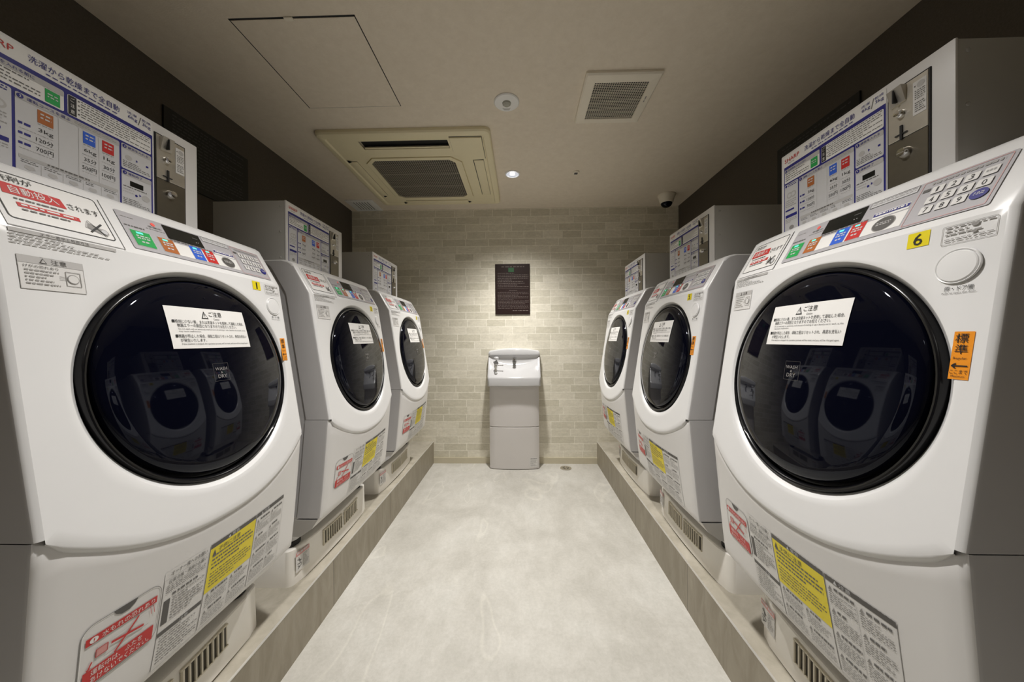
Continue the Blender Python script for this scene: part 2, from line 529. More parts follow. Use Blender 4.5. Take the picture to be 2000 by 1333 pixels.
def s_low(u, z):
    v0, zs = 0.1455 + bul(u), seam(u)
    v1 = s_face(u, zs) - 0.0035
    if z > zs:
        return v1 + SL_F * (zs - z) - 0.006
    return v0 + (v1 - v0) * ((z - 0.447) / (zs - 0.447)) ** 0.85


def nf(a):
    l = math.hypot(1, a); return (1 / l, a / l)


N_FACE, N_CTRL, N_LOW = nf(SL_F), nf(SL_C), nf(-SL_W)


def s_base(u, z):
    return 0.040 + 0.024 * max(0.0, 1 - (u / 0.29) ** 2)


def seam(u):
    return 0.806 - 0.099 * max(0.0, 1 - (abs(u) / 0.2875) ** 2.3)


def conv_m(u, v, z):
    return Vector((u, -v, z - ZB))


def conv_b(u, v, z):
    return Vector((u, -v, z - CH))


DCX, DCZ = 0.0125, 1.011    # door centre


def dplane(z):
    return 0.1135 + SL_F * (1.268 - z) + 0.006


def dome(u, z):
    r2 = (u - DCX) ** 2 + ((z - DCZ - 0.005) / 0.989) ** 2
    return dplane(z) + 0.0235 - r2 / (2 * 1.08)


def dome_n(u, z):
    return N_FACE


XSEC = [(-0.29, -0.088), (-0.29, -0.0095), (-0.2888, -0.0048), (-0.2860, -0.0017), (-0.2810, 0.0)]


def wrap_strip(bm, levels, surf):
    """side roundings and returns of a front panel, both sides"""
    for sgn in (-1, 1):
        rows = []
        for z, dz in levels:
            rows.append([bm.verts.new(conv_m(sgn * -u, surf(u, z) - bul(u) + d + (bul(0.2810) if d == 0 else 0), z + dz)) for u, d in XSEC])
        for a, b2 in zip(rows, rows[1:]):
            for i in range(len(XSEC) - 1):
                q = bm.faces.new((a[i], a[i + 1], b2[i + 1], b2[i])); q.material_index = 1 if i < 2 else 0


def grid(bm, us, zs, surf, zfix=None):
    rows = [[bm.verts.new(conv_m(u, surf(u, z), z if zfix is None else zfix(u, z))) for u in us] for z in zs]
    for a, b2 in zip(rows, rows[1:]):
        for i in range(len(us) - 1):
            bm.faces.new((a[i], a[i + 1], b2[i + 1], b2[i]))
    return rows


US = [-0.2810 + 0.562 * i / 24 for i in range(25)]


def make_washer():
    root = thing('washer_dryer', 'x', 'washing machine')
    # cabinet behind the front shell
    bm = bmesh.new()
    prof = [(-0.600, 0.400), (0.020, 0.400), (0.030, 0.449), (0.072, 0.452), (0.110, 0.806), (0.072, 1.262), (0.022, 1.358), (0.012, 1.376), (-0.03, 1.388), (-0.600, 1.388)]
    A = [bm.verts.new(conv_m(-0.2865, v_, z_)) for v_, z_ in prof]; B = [bm.verts.new(conv_m(0.2865, v_, z_)) for v_, z_ in prof]
    bm.faces.new(A); bm.faces.new(B[::-1])
    for i in range(len(prof)):
        j = (i + 1) % len(prof); bm.faces.new((A[j], A[i], B[i], B[j]))
    obj('cabinet', bm, CABINET, root, 'light grey steel cabinet sides', ang=20)
    # front shell: door face with round opening + sloped console + side returns
    bm = bmesh.new()
    import itertools
    angs = [2 * math.pi * i / 144 for i in range(144)]
    for cu, cz in ((-0.2810, 1.268), (0.2810, 1.268), (-0.2810, seam(0.2810)), (0.2810, seam(0.2810))):
        angs.append(math.atan2(cz - DCZ, cu - DCX) % (2 * math.pi))
    angs = sorted(angs)
    angs = [a for i, a in enumerate(angs) if i == 0 or a - angs[i - 1] > 1e-4]

    def outer(a):
        c, s_ = math.cos(a), math.sin(a); t = 9.0
        if c > 1e-9: t = min(t, (0.2810 - DCX) / c)
        if c < -1e-9: t = min(t, (-0.2810 - DCX) / c)
        if s_ > 1e-9: t = min(t, (1.268 - DCZ) / s_)
        if s_ < -1e-9:
            lo, hi = 0.2, t                    # bisect for the curved seam
            if DCZ + hi * s_ < seam(DCX + hi * c):
                for _ in range(50):
                    md = (lo + hi) / 2
                    if DCZ + md * s_ > seam(DCX + md * c):
                        lo = md
                    else:
                        hi = md
                t = lo
        return t

    RH = 0.2435
    rings = []
    for dep, r in ((-0.030, 0.2312), (-0.0130, 0.2316), (-0.0105, 0.2326), (-0.0030, 0.2405), (-0.0006, 0.2424)):
        rings.append([bm.verts.new(conv_m(DCX + r * math.cos(a), s_face(DCX + r * math.cos(a), DCZ + r * .989 * math.sin(a)) + dep, DCZ + r * .989 * math.sin(a))) for a in angs])
    for k in range(7):
        f = k / 6.0; ring = []
        for a in angs:
            T = outer(a); r = RH + (T - RH) * f
            sc_z = 0.989 + (1 - 0.989) * f
            u, z = DCX + r * math.cos(a), DCZ + r * sc_z * math.sin(a)
            ring.append(bm.verts.new(conv_m(u, s_face(u, z), z)))
        rings.append(ring)
    n = len(angs)
    for a, b2 in zip(rings, rings[1:]):
        for i in range(n):
            j = (i + 1) % n; bm.faces.new((a[i], a[j], b2[j], b2[i]))
    # lip that turns under along the curved seam
    seamv = []
    for i, a in enumerate(angs):
        T = outer(a); u, z = DCX + T * math.cos(a), DCZ + T * math.sin(a)
        if abs(z - seam(u)) < 2e-3 and math.sin(a) < 0:
            seamv.append((u, z))
    seamv.sort()
    prev = [[bm.verts.new(conv_m(u, s_face(u, z) + dv * min(1, (0.2811 - abs(u)) / 0.022), z + dz * min(1, (0.2811 - abs(u)) / 0.022))) for u, z in seamv] for dv, dz in ((0, 0), (-0.0015, -0.006), (-0.006, -0.011), (-0.012, -0.012), (-0.05, -0.010))]
    for a, b2 in zip(prev, prev[1:]):
        for i in range(len(seamv) - 1):
            bm.faces.new((a[i], a[i + 1], b2[i + 1], b2[i]))
    wrap_strip(bm, [(0.8066, 0), (0.92, 0), (1.04, 0), (1.16, 0), (1.268, 0)], s_face)
    # console slope and rounded top
    grid(bm, US, [1.268, 1.30, 1.335, 1.366], s_ctrl)
    wrap_strip(bm, [(1.268, 0), (1.30, 0), (1.335, 0), (1.366, 0)], s_ctrl)
    top = [(0.0, 1.366), (-0.006, 1.376), (-0.018, 1.384), (-0.040, 1.3895), (-0.11, 1.3895)]
    us2 = [-0.29, -0.2888, -0.2860] + US + [0.2860, 0.2888, 0.29]
    vr = [[bm.verts.new(conv_m(u, s_ctrl(u, 1.366) + (-0.0095 if abs(u) > 0.2895 else -0.0048 if abs(u) > 0.288 else -0.0017 if abs(u) > 0.285 else 0) + dv, z - (0.004 if abs(u) > 0.2895 else 0.0015 if abs(u) > 0.288 else 0) * (1 if dv < 0 else 0))) for u in us2] for dv, z in top]
    for a, b2 in zip(vr, vr[1:]):
        for i in range(len(us2) - 1):
            bm.faces.new((a[i], a[i + 1], b2[i + 1], b2[i]))
    for e_ in (0, -1):
        back = [bm.verts.new(Vector((r_[e_].co.x, r_[e_].co.y + 0.082, r_[e_].co.z))) for r_ in vr]
        for k in range(len(vr) - 1):
            bm.faces.new((vr[k][e_], vr[k + 1][e_], back[k + 1], back[k])).material_index = 1
    obj('front_panel', bm, [WHITE, CABINET], root, ang=50)
    # lower panel
    bm = bmesh.new()
    zs = [0.447 + (0.8052 - 0.447) * k / 18 for k in range(19)]
    ZTOP = lambda u: min(0.8052, seam(u) + 0.022)
    zmap = lambda u, z: 0.447 + (z - 0.447) / (0.8052 - 0.447) * (ZTOP(u) - 0.447)
    grid(bm, US, zs, lambda u, z: s_low(u, zmap(u, z)), zmap)
    wrap_strip(bm, [(z, 0) for z in zs], s_low)
    und = [[bm.verts.new(conv_m(u, s_low(u, 0.447) - (0.0095 if abs(u) > 0.2895 else 0.0048 if abs(u) > 0.288 else 0.0017 if abs(u) > 0.285 else 0) + dv, 0.447 + dz)) for u in us2] for dv, dz in ((0, 0), (-0.002, -0.0035), (-0.006, -0.005), (-0.09, -0.006))]
    for a, b2 in zip(und, und[1:]):
        for i in range(len(us2) - 1):
            bm.faces.new((a[i], a[i + 1], b2[i + 1], b2[i]))
    low = obj('lower_panel', bm, [WHITE2, CABINET], root, ang=50)
    # underside skirt and feet
    bm = bmesh.new()
    prof = [(0.128, 0.4405), (0.098, 0.395), (0.055, 0.366), (-0.58, 0.366), (-0.58, 0.4405)]
    A = [bm.verts.new(conv_m(-0.268, v_, z_)) for v_, z_ in prof]; B = [bm.verts.new(conv_m(0.268, v_, z_)) for v_, z_ in prof]
    bm.faces.new(A); bm.faces.new(B[::-1])
    for i in range(len(prof)):
        j = (i + 1) % len(prof); bm.faces.new((A[j], A[i], B[i], B[j]))
    obj('bottom_skirt', bm, WHITE2, root, ang=20)
    for su, vv in ((-1, -0.008), (1, -0.008), (-1, -0.52), (1, -0.52)):
        bm = bmesh.new()
        lathe(bm, [(0.036, 0.344 - ZB), (0.033, 0.352 - ZB), (0.026, 0.400 - ZB), (0.022, 0.43 - ZB)], su * 0.236, -vv, 24)
        ft = obj('foot', bm, WHITE, root, 'white tapered front foot')
        bm = bmesh.new()
        lathe(bm, [(0.031, 0.0), (0.036, 0.003), (0.037, 0.018), (0.034, 0.0235)], su * 0.236, -vv, 24)
        obj('rubber_pad', bm, RUBBER, ft, 'black rubber pad under the foot')
    # ---- door
    bm = bmesh.new()
    NA = 96
    prof = [(0.2306, -0.030), (0.2304, -0.0050), (0.2293, -0.0022), (0.2270, -0.0010), (0.2240, -0.0018), (0.2215, -0.0060), (0.2195, -0.0150), (0.2000, -0.0200)]
    rr = [[bm.verts.new(conv_m(DCX + r * math.cos(2 * math.pi * i / NA), dplane(DCZ + r * .989 * math.sin(2 * math.pi * i / NA)) + d, DCZ + r * .989 * math.sin(2 * math.pi * i / NA))) for i in range(NA)] for r, d in prof]
    for a, b2 in zip(rr, rr[1:]):
        for i in range(NA):
            j = (i + 1) % NA; bm.faces.new((a[i], a[j], b2[j], b2[i]))
    bm.faces.new(rr[-1])
    door = obj('door', bm, GASKET, root, 'round black door frame', ang=40)
    bm = bmesh.new()
    R2 = 0.2175
    prof = [(R2, -0.018), (R2, -0.0080), (R2 - 0.001, -0.0040), (R2 - 0.004, -0.0005), (R2 - 0.009, None)] + [(x, None) for x in (0.19, 0.17, 0.15, 0.12, 0.09, 0.06, 0.03, 0.01)]
    rr = []
    for r, d in prof:
        ring = []
        for i in range(NA):
            a = 2 * math.pi * i / NA; u = DCX + r * math.cos(a); z = DCZ + 0.005 + r * .989 * math.sin(a)
            ring.append(bm.verts.new(conv_m(u, dome(u, z) if d is None else dplane(z) + d, z)))
        rr.append(ring)
    for a, b2 in zip(rr, rr[1:]):
        for i in range(NA):
            j = (i + 1) % NA; bm.faces.new((a[i], a[j], b2[j], b2[i]))
    bm.faces.new(rr[-1])
    obj('door_glass', bm, GLASS, door, 'domed smoked black door glass', ang=60)
    # notice on the glass
    d = Decal(-0.084, 1.079, 0.192, 0.090)
    d.rect(0, 0, 1, 1, PAPER, 0, cell=0.012)
    d.poly([(0.375, 0.735), (0.462, 0.735), (0.4185, 0.93)], BLACK, 1); d.poly([(0.390, 0.760), (0.447, 0.760), (0.4185, 0.885)], PAPER, 2)
    d.line(0.4185, 0.86, 0.4185, 0.80, 0.0012, BLACK, 3); d.ell(0.4185, 0.78, 0.003, 0.006, BLACK, 3, 8)
    d.text('ご注意', 0.475, 0.80, 0.645, 0.93, BLACK); d.text('Caution', 0.525, 0.715, 0.60, 0.765, BLACK)
    d.text('■極端に少ない量、または洗濯ネットを使用して運転した場合、', 0.045, 0.605, 0.96, 0.69, BLACK)
    d.text('機器エラーの原因となりますのでお控えください。', 0.085, 0.51, 0.83, 0.595, BLACK)
    d.text('Do not wash with an extremely small amount of clothing or use a laundry net to wash, as this', 0.09, 0.440, 0.965, 0.485, BLACK)
    d.text('may cause malfunction.', 0.09, 0.385, 0.33, 0.428, BLACK)
    d.text('■機器が停止した場合、運転工程はリセットされ、再度お支払い', 0.045, 0.255, 0.96, 0.34, BLACK)
    d.text('が発生いたします。', 0.085, 0.155, 0.37, 0.24, BLACK)
    d.text('If the machine is stopped, the operation process will be reset, and you will be charged again.', 0.09, 0.08, 0.965, 0.128, BLACK)
    d.build('notice_sticker', door, dome, dome_n, conv_m, 'white caution notice stuck on the door glass', 0.0015)
    d = Decal(-0.010, 1.003, 0.038, 0.040)
    for q in ((0, 0, 1, 0), (1, 0, 1, 1), (1, 1, 0, 1), (0, 1, 0, 0)):
        d.line(*q, 0.0005, DKGREY, 0)
    d.text('WASH', 0.10, 0.60, 0.88, 0.78, MIDGREY); d.text('&', 0.43, 0.42, 0.56, 0.54, MIDGREY); d.text('DRY', 0.22, 0.16, 0.80, 0.36, MIDGREY)
    d.build('wash_and_dry_lettering', door, dome, dome_n, conv_m, 'grey WASH & DRY lettering on the glass', 0.0008)
    # ---- detergent lid with its printed sticker
    fc = lambda u, z: N_CTRL
    d = Decal()
    d.poly([(-0.268, 1.272), (-0.1265, 1.272), (-0.1265, 1.3665), (-0.268, 1.3665)], WHITE, 1)
    d.line(-0.1262, 1.270, -0.1262, 1.367, 0.0014, DKGREY, 2); d.line(-0.268, 1.2715, -0.126, 1.2715, 0.0009, LTGREY, 2)
    d.rr(-0.2625, 1.2835, -0.1335, 1.3630, 0.006, PAPER, 2); d.ring(-0.2625, 1.2835, -0.1335, 1.3630, 0.006, 0.0014, BLACK, 3)
    lid = d.build('detergent_lid', root, s_ctrl, fc, conv_m, 'flush white detergent lid with black outlined sticker')
    d = Decal(-0.2615, 1.2835, 0.128, 0.0795)
    d.text('洗剤が', 0.05, 0.80, 0.36, 0.94, BLACK)
    d.poly([(0.05, 0.52), (0.60, 0.52), (0.58, 0.73), (0.07, 0.76)], RED, 1); d.text('自動投入', 0.12, 0.56, 0.54, 0.72, PAPER)
    d.text('されます', 0.625, 0.54, 0.95, 0.68, BLACK)
    d.greek(0.12, 0.415, 0.56, 0.465, 1, DKGREY, fill=0.8, seed=3, ragged=False, word=0.012)
    d.rect(0.12, 0.285, 0.68, 0.375, RED, 1); d.greek(0.15, 0.31, 0.64, 0.35, 1, PAPER, fill=0.8, seed=4, ragged=False, word=0.012)
    d.greek(0.14, 0.20, 0.56, 0.25, 1, DKGREY, fill=0.8, seed=5, ragged=False, word=0.012)
    d.poly([(0.70, 0.19), (0.86, 0.08), (0.90, 0.22), (0.74, 0.33)], LTGREY, 1); d.poly([(0.72, 0.19), (0.85, 0.10), (0.88, 0.21), (0.75, 0.30)], MIDGREY, 2)
    d.ell(0.895, 0.16, 0.055, 0.085, LTGREY, 1); d.ell(0.895, 0.16, 0.045, 0.065, MIDGREY, 2); d.ell(0.895, 0.16, 0.036, 0.052, PAPERG, 3)
    d.line(0.75, 0.36, 0.90, 0.05, 0.0012, BLACK, 4); d.line(0.74, 0.10, 0.90, 0.34, 0.0028, BLACK, 4)
    d.build('detergent_lettering', lid, s_ctrl, fc, conv_m, 'red and black detergent lettering', 0.0017)
    # ---- control panel
    d = Decal()
    d.rr(-0.106, 1.2800, 0.259, 1.3590, 0.003, PANELG, 1)
    d.rect(-0.018, 1.2875, 0.149, 1.3165, PAPER, 2); d.rect(0.070, 1.3455, 0.147, 1.3575, PAPERG, 2); d.ring(0.070, 1.3455, 0.147, 1.3575, 0.001, 0.0006, DKGREY, 3)
    d.greek(0.074, 1.3475, 0.143, 1.3555, 2, MIDGREY, 3, 0.4, 6, False, 0.008)
    d.rect(0.088, 1.3185, 0.147, 1.3300, PAPER, 2); d.rect(0.0885, 1.3225, 0.1465, 1.3285, NAVY, 3); d.greek(0.092, 1.3240, 0.143, 1.3272, 1, PAPER, 4, 0.9, 7, False, 0.006)
    d.text('準備中', -0.055, 1.3385, -0.028, 1.3425, DKGREY, 3); d.ell(-0.042, 1.3475, 0.0042, 0.0038, LEDRED, 3)
    d.greek(-0.060, 1.3335, -0.023, 1.3360, 1, MIDGREY, 3, 0.8, 8, False, 0.007)
    d.greek(-0.102, 1.3260, -0.066, 1.3300, 1, DKGREY, 3, 0.8, 9, False, 0.007); d.greek(-0.1, 1.346, -0.078, 1.348, 1, MIDGREY, 3, .8, 9, False, .007)
    d.greek(-0.020, 1.3195, 0.083, 1.3230, 1, DKGREY, 3, 0.9, 10, False, 0.010)
    cp_ = d.build('control_panel', root, s_ctrl, fc, conv_m, 'grey control panel strip', 0.0010)
    d = Decal(-0.021, 1.3245, 0.085, 0.0315); d.rect(0, 0, 1, 1, LCD, 3); d.ell(0.80, 0.30, 0.012, 0.03, LTGREY, 4, 8); d.ell(0.86, 0.32, 0.012, 0.03, LTGREY, 4, 8); d.rect(.74, .6, .9, .66, DKGREY, 4)
    d.build('display', cp_, s_ctrl, fc, conv_m, 'black display window', 0.0010)
    for nm, m_, a0, a1, lab in (('green', GREEN, -0.097, -0.062, 'green course button'), ('brown', BROWN, -0.047, -0.016, 'brown course button'), ('blue', BLUE, 0.020, 0.0485, 'blue course button'), ('red', RED, 0.0525, 0.081, 'red course button')):
        d = Decal(a0, 1.2885, a1 - a0, 0.032)
        d.ring(-0.03, -0.03, 1.03, 1.03, 0.001, 0.0008, PAPERG, 2); d.rect(0, 0, 1, 1, m_, 3); d.rect(0.25, 0.80, 0.60, 0.92, TEAL, 4)
        d.greek(0.18, 0.40, 0.85, 0.70, 2, PAPERG, 4, 0.55, 11, False, 0.006); d.greek(0.3, 0.15, 0.7, 0.32, 1, PAPERG, 4, 0.55, 12, False, 0.006)
        d.build('course_button', cp_, s_ctrl, fc, conv_m, lab, 0.0010)
    d = Decal(); d.ell(0.117, 1.302, 0.0190, 0.0135, MIDGREY, 3, 28); d.ell(0.117, 1.302, 0.0172, 0.0121, DKGREY, 4, 28); d.greek(0.105, 1.2985, 0.129, 1.3055, 2, LTGREY, 5, 0.5, 13, False, 0.006)
    d.build('dry_button', cp_, s_ctrl, fc, conv_m, 'round dark grey button', 0.0010)
    d = Decal()
    d.ring(0.1535, 1.2825, 0.2545, 1.3565, 0.002, 0.0007, PINK, 2); d.greek(0.166, 1.3465, 0.248, 1.3525, 1, MIDGREY, 2, 0.8, 14, False, 0.012)
    d.rect(0.1575, 1.3380, 0.1675, 1.3430, DKGREY, 2)
    kp = d.build('keypad', cp_, s_ctrl, fc, conv_m, 'grey number pad area with thin pink outline', 0.0014)
    for t, a, b2 in (('1', 0.179, 1.3365), ('2', 0.1995, 1.3365), ('3', 0.2195, 1.3365), ('', 0.2395, 1.3365), ('4', 0.179, 1.3195), ('5', 0.1995, 1.3195), ('6', 0.2195, 1.3195), ('0', 0.2395, 1.3195), ('7', 0.179, 1.3025), ('8', 0.1995, 1.3025), ('9', 0.2195, 1.3025)):
        d.__init__()
        d.rr(a - 0.0078, b2 - 0.0060, a + 0.0078, b2 + 0.0060, 0.0015, LABELP, 3)
        d.ring(a - 0.0082, b2 - 0.0063, a + 0.0082, b2 + 0.0063, 0.0016, 0.0004, LTGREY, 3)
        if t:
            d.text(t, a - (0.0012 if t == '1' else 0.0026), b2 - 0.0040, a + (0.0012 if t == '1' else 0.0026), b2 + 0.0040, BLACK, 4)
        else:
            d.greek(a - 0.005, b2 - 0.002, a + 0.005, b2 + 0.002, 1, MIDGREY, 4, .9, 3, False, .004)
        o_ = d.build('number_key', cp_, s_ctrl, fc, conv_m, 'white number key' + (' ' + t if t else ' without a digit'), 0.0016)
    d = Decal(); d.ell(0.2405, 1.3025, 0.0100, 0.0078, NAVY, 3, 24); d.greek(0.235, 1.3000, 0.246, 1.3050, 2, PAPERG, 4, .45, 3, False, .004)
    d.build('start_key', cp_, s_ctrl, fc, conv_m, 'round dark blue start key', 0.0016)
    # ---- stickers and button on the door face
    ff = lambda u, z: N_FACE
    d = Decal(-0.270, 1.238, 0.128, 0.030)
    d.rect(0, 0.80, 1, 1.0, LTGREY, 1); d.text('エラー表示と処置方法', 0.25, 0.82, 0.70, 0.98, DKGREY); d.greek(0.0, 0.12, 0.99, 0.72, 4, MIDGREY, 2, 0.42, 15, True, 0.012)
    d.build('error_code_sticker', root, s_face, ff, conv_m, 'pale error code sticker')
    d = Decal(-0.266, 1.176, 0.073, 0.052)
    d.rect(0, 0, 1, 1, LABELP, 0); d.ring(0, 0, 1, 1, 0.001, 0.0006, LTGREY, 1); d.rect(0, 0.78, 1, 1, LTGREY, 1)
    d.poly([(0.30, 0.81), (0.42, 0.81), (0.36, 0.97)], DKGREY, 2); d.poly([(0.325, 0.83), (0.395, 0.83), (0.36, 0.935)], LTGREY, 3)
    d.text('注意', 0.48, 0.81, 0.72, 0.96, DKGREY)
    d.text('けがの恐れあり', 0.07, 0.65, 0.58, 0.74, DKGREY); d.greek(0.08, 0.10, 0.58, 0.60, 5, MIDGREY, 2, 0.55, 16, True, 0.005)
    d.ring(0.68, 0.20, 0.93, 0.66, 0.001, 0.0008, MIDGREY, 2); d.ell(0.80, 0.43, 0.10, 0.15, MIDGREY, 2); d.ell(0.80, 0.43, 0.085, 0.125, LABELP, 3)
    for k in range(3):
        d.line(0.58, 0.38 + k * .05, 0.68, 0.38 + k * .05, 0.0005, MIDGREY, 2)
    d.build('caution_sticker', root, s_face, ff, conv_m, 'grey-headed caution sticker')
    d = Decal(0.2165, 1.233, 0.058, 0.0285)
    d.ring(0, 0, 1, 1, 0.002, 0.0006, MIDGREY, 1); d.greek(0.07, 0.38, 0.95, 0.92, 3, MIDGREY, 2, 0.5, 17, True, 0.006); d.greek(0.07, 0.08, 0.95, 0.30, 2, MIDGREY, 2, 0.5, 18, True, 0.006)
    d.ell(0.62, 0.80, 0.07, 0.09, MIDGREY, 3); d.ell(0.62, 0.44, 0.05, 0.07, MIDGREY, 3)
    d.build('unlock_sticker', root, s_face, ff, conv_m, 'small printed door unlocking note')
    bm = bmesh.new()
    bcx, bcz = 0.2400, 1.1985
    prof = [(0.0262, 0.0004), (0.0262, 0.0022), (0.0255, 0.0030), (0.0245, 0.0026), (0.0240, 0.0012), (0.0236, 0.0012), (0.0232, 0.0030), (0.0222, 0.0038), (0.0120, 0.0046), (0.001, 0.0048)]
    rr = [[bm.verts.new(conv_m(bcx + r * math.cos(2 * math.pi * i / 40), s_face(bcx, bcz) + SL_F * -(r * .989 * math.sin(2 * math.pi * i / 40)) + d_, bcz + r * .989 * math.sin(2 * math.pi * i / 40))) for i in range(40)] for r, d_ in prof]
    for a, b2 in zip(rr, rr[1:]):
        for i in range(40):
            j = (i + 1) % 40; bm.faces.new((a[i], a[j], b2[j], b2[i]))
    bm.faces.new(rr[-1])
    btn = obj('door_button', bm, WHITE, root, 'round white door release button', ang=25)
    d = Decal(); d.text('押・ドア開', 0.2290, 1.1615, 0.2600, 1.1690, BLACK); d.text('Push to open the door', 0.2270, 1.1570, 0.2635, 1.1600, DKGREY)
    d.build('button_lettering', btn, s_face, ff, conv_m, 'black lettering under the button', 0.0004)
    d = Decal(0.2480, 1.034, 0.0210, 0.068)
    d.rect(0, 0, 1, 1, ORANGE, 0, cell=0.012); d.text('標', 0.12, 0.76, 0.76, 0.96, BLACK); d.text('準', 0.16, 0.53, 0.80, 0.73, BLACK); d.text('Regular', 0.14, 0.405, 0.82, 0.465, BLACK)
    d.rect(0.14, 0.27, 0.90, 0.295, BLACK, 2); d.line(0.12, 0.2825, 0.32, 0.335, 0.0016, BLACK); d.line(0.12, 0.2825, 0.32, 0.23, 0.0016, BLACK)
    d.text('ここまで', 0.07, 0.115, 0.94, 0.20, BLACK); d.text('Maximum', 0.16, 0.045, 0.82, 0.09, BLACK)
    d.build('fill_level_sticker', root, s_face, ff, conv_m, 'orange fill level sticker')
    # ---- lower panel: filter cover and instruction stickers
    fl = lambda u, z: N_LOW
    d = Decal()
    u0, u1, z0, z1 = -0.236, -0.127, 0.526, 0.634
    d.rr(u0, z0, u1, z1, 0.018, LABELP, 1); d.ring(u0, z0, u1, z1, 0.018, 0.0012, MIDGREY, 2); d.ring(u0 + .0012, z0 + .0012, u1 - .0012, z1 - .0012, 0.017, 0.0012, PAPER, 2)
    d.poly([(-0.198, 0.6338), (-0.165, 0.6338), (-0.1685, 0.6270), (-0.176, 0.6215), (-0.187, 0.6215), (-0.1945, 0.6270)], DKGREY, 3)
    fcv = d.build('filter_cover', low, s_low, fl, conv_m, 'rounded drain filter cover with dark finger notch', 0.0005)
    d = Decal(-0.230, 0.528, 0.096, 0.088)
    d.rect(0, 0.82, 1, 0.965, RED, 1); d.ell(0.10, 0.892, 0.055, 0.055, PAPER, 2); d.text('!', 0.092, 0.86, 0.108, 0.925, RED, 3)
    d.text('水もれの恐れあり', 0.20, 0.84, 0.96, 0.945, PAPER)
    d.rect(0, 0.02, 1, 0.33, RED, 1); d.text('運転中は、ふたを', 0.10, 0.19, 0.82, 0.305, PAPER); d.text('あけないでください。', 0.10, 0.045, 0.94, 0.16, PAPER)
    d.line(0.40, 0.35, 0.72, 0.78, 0.0030, RED); d.line(0.34, 0.60, 0.82, 0.50, 0.0040, RED)
    d.rect(0.14, 0.50, 0.30, 0.66, PINK, 1); d.ring(0.14, 0.50, 0.30, 0.66, 0.001, 0.0008, RED, 2); d.line(0.10, 0.47, 0.06, 0.36, 0.0022, RED); d.poly([(0.03, 0.37), (0.10, 0.37), (0.05, 0.33)], RED, 2)
    d.line(0.90, 0.80, 0.93, 0.62, 0.0008, RED); d.line(0.95, 0.80, 0.98, 0.62, 0.0008, RED); d.line(0.25, 0.42, 0.90, 0.46, 0.0006, MIDGREY); d.line(0.30, 0.66, 0.85, 0.74, 0.0005, LTGREY); d.line(.15, .44, .15, .70, .0006, MIDGREY)
    d.build('leak_warning_sticker', fcv, s_low, fl, conv_m, 'red leak warning with crossed-out drawing', 0.0017)
    d = Decal(-0.1235, 0.453, 0.087, 0.193)
    d.rect(0, 0, 1, 1, LABELP, 0, cell=0.03); d.ring(0, 0, 1, 0.92, 0.001, 0.0006, LTGREY, 1)
    d.text('オーナー様へのお願い', 0.12, 0.935, 0.94, 0.985, DKGREY); d.text('日常点検・清掃のお願い', 0.10, 0.86, 0.95, 0.905, DKGREY)
    d.greek(0.06, 0.76, 0.95, 0.845, 4, MIDGREY, 2, 0.5, 19, True, 0.008); d.greek(0.20, 0.70, 0.92, 0.74, 1, DKGREY, 2, 0.7, 20, True, 0.008)
    d.rect(0.04, 0.45, 0.17, 0.70, DKGREY, 1); d.greek(0.22, 0.44, 0.95, 0.69, 8, MIDGREY, 2, 0.5, 21, True, 0.008)
    d.rect(0, 0.34, 1, 0.385, DKGREY, 1); d.text('注意', 0.46, 0.345, 0.66, 0.38, PAPERG)
    d.greek(0.06, 0.03, 0.95, 0.32, 9, MIDGREY, 2, 0.45, 22, True, 0.008)
    d.build('instruction_sticker', low, s_low, fl, conv_m, 'grey printed owner instruction sticker')
    d = Decal(-0.034, 0.455, 0.128, 0.190)
    d.rect(0, 0, 1, 1, LABELP, 0, cell=0.03); d.ring(0, 0, 1, 1, 0.001, 0.0006, LTGREY, 1)
    d.rect(0, 0.945, 1, 1, DKGREY, 1); d.text('警告', 0.42, 0.952, 0.58, 0.994, PAPERG); d.poly([(.34, .952), (.39, .952), (.365, .992)], PAPERG, 2)
    d.rect(0, 0.42, 1, 0.945, YELLOW, 1, cell=0.03)
    d.text('子供に注意', 0.16, 0.865, 0.62, 0.92, DKGREY); d.poly([(.05, .85), (.12, .85), (.085, .92)], DKGREY, 2)
    d.greek(0.06, 0.66, 0.95, 0.85, 4, DKGREY, 2, 0.5, 23, True, 0.010); d.greek(0.06, 0.45, 0.95, 0.64, 5, DKGREY, 2, 0.38, 24, True, 0.008)
    for k, (a0, b0) in enumerate(((0.05, 0.22), (0.53, 0.22), (0.05, 0.02), (0.53, 0.02))):
        d.poly([(a0, b0 + 0.135), (a0 + 0.06, b0 + 0.135), (a0 + 0.03, b0 + 0.18)], MIDGREY, 2)
        d.greek(a0 + 0.09, b0 + 0.13, a0 + 0.42, b0 + 0.18, 1, DKGREY, 2, 0.6, 25 + k, True, 0.008); d.greek(a0, b0, a0 + 0.43, b0 + 0.12, 5, MIDGREY, 2, 0.42, 30 + k, True, 0.008)
    d.build('warning_sticker', low, s_low, fl, conv_m, 'yellow-topped warning sticker')
    d = Decal(0.096, 0.455, 0.112, 0.190)
    d.rect(0, 0, 1, 1, LABELP, 0, cell=0.03); d.ring(0, 0, 1, 1, 0.001, 0.0006, LTGREY, 1)
    d.rect(0, 0.945, 1, 1, DKGREY, 1); d.text('注意', 0.24, 0.952, 0.42, 0.994, PAPERG); d.poly([(.15, .952), (.21, .952), (.18, .992)], PAPERG, 2)
    d.line(0.48, 0.03, 0.48, 0.90, 0.0005, LTGREY)
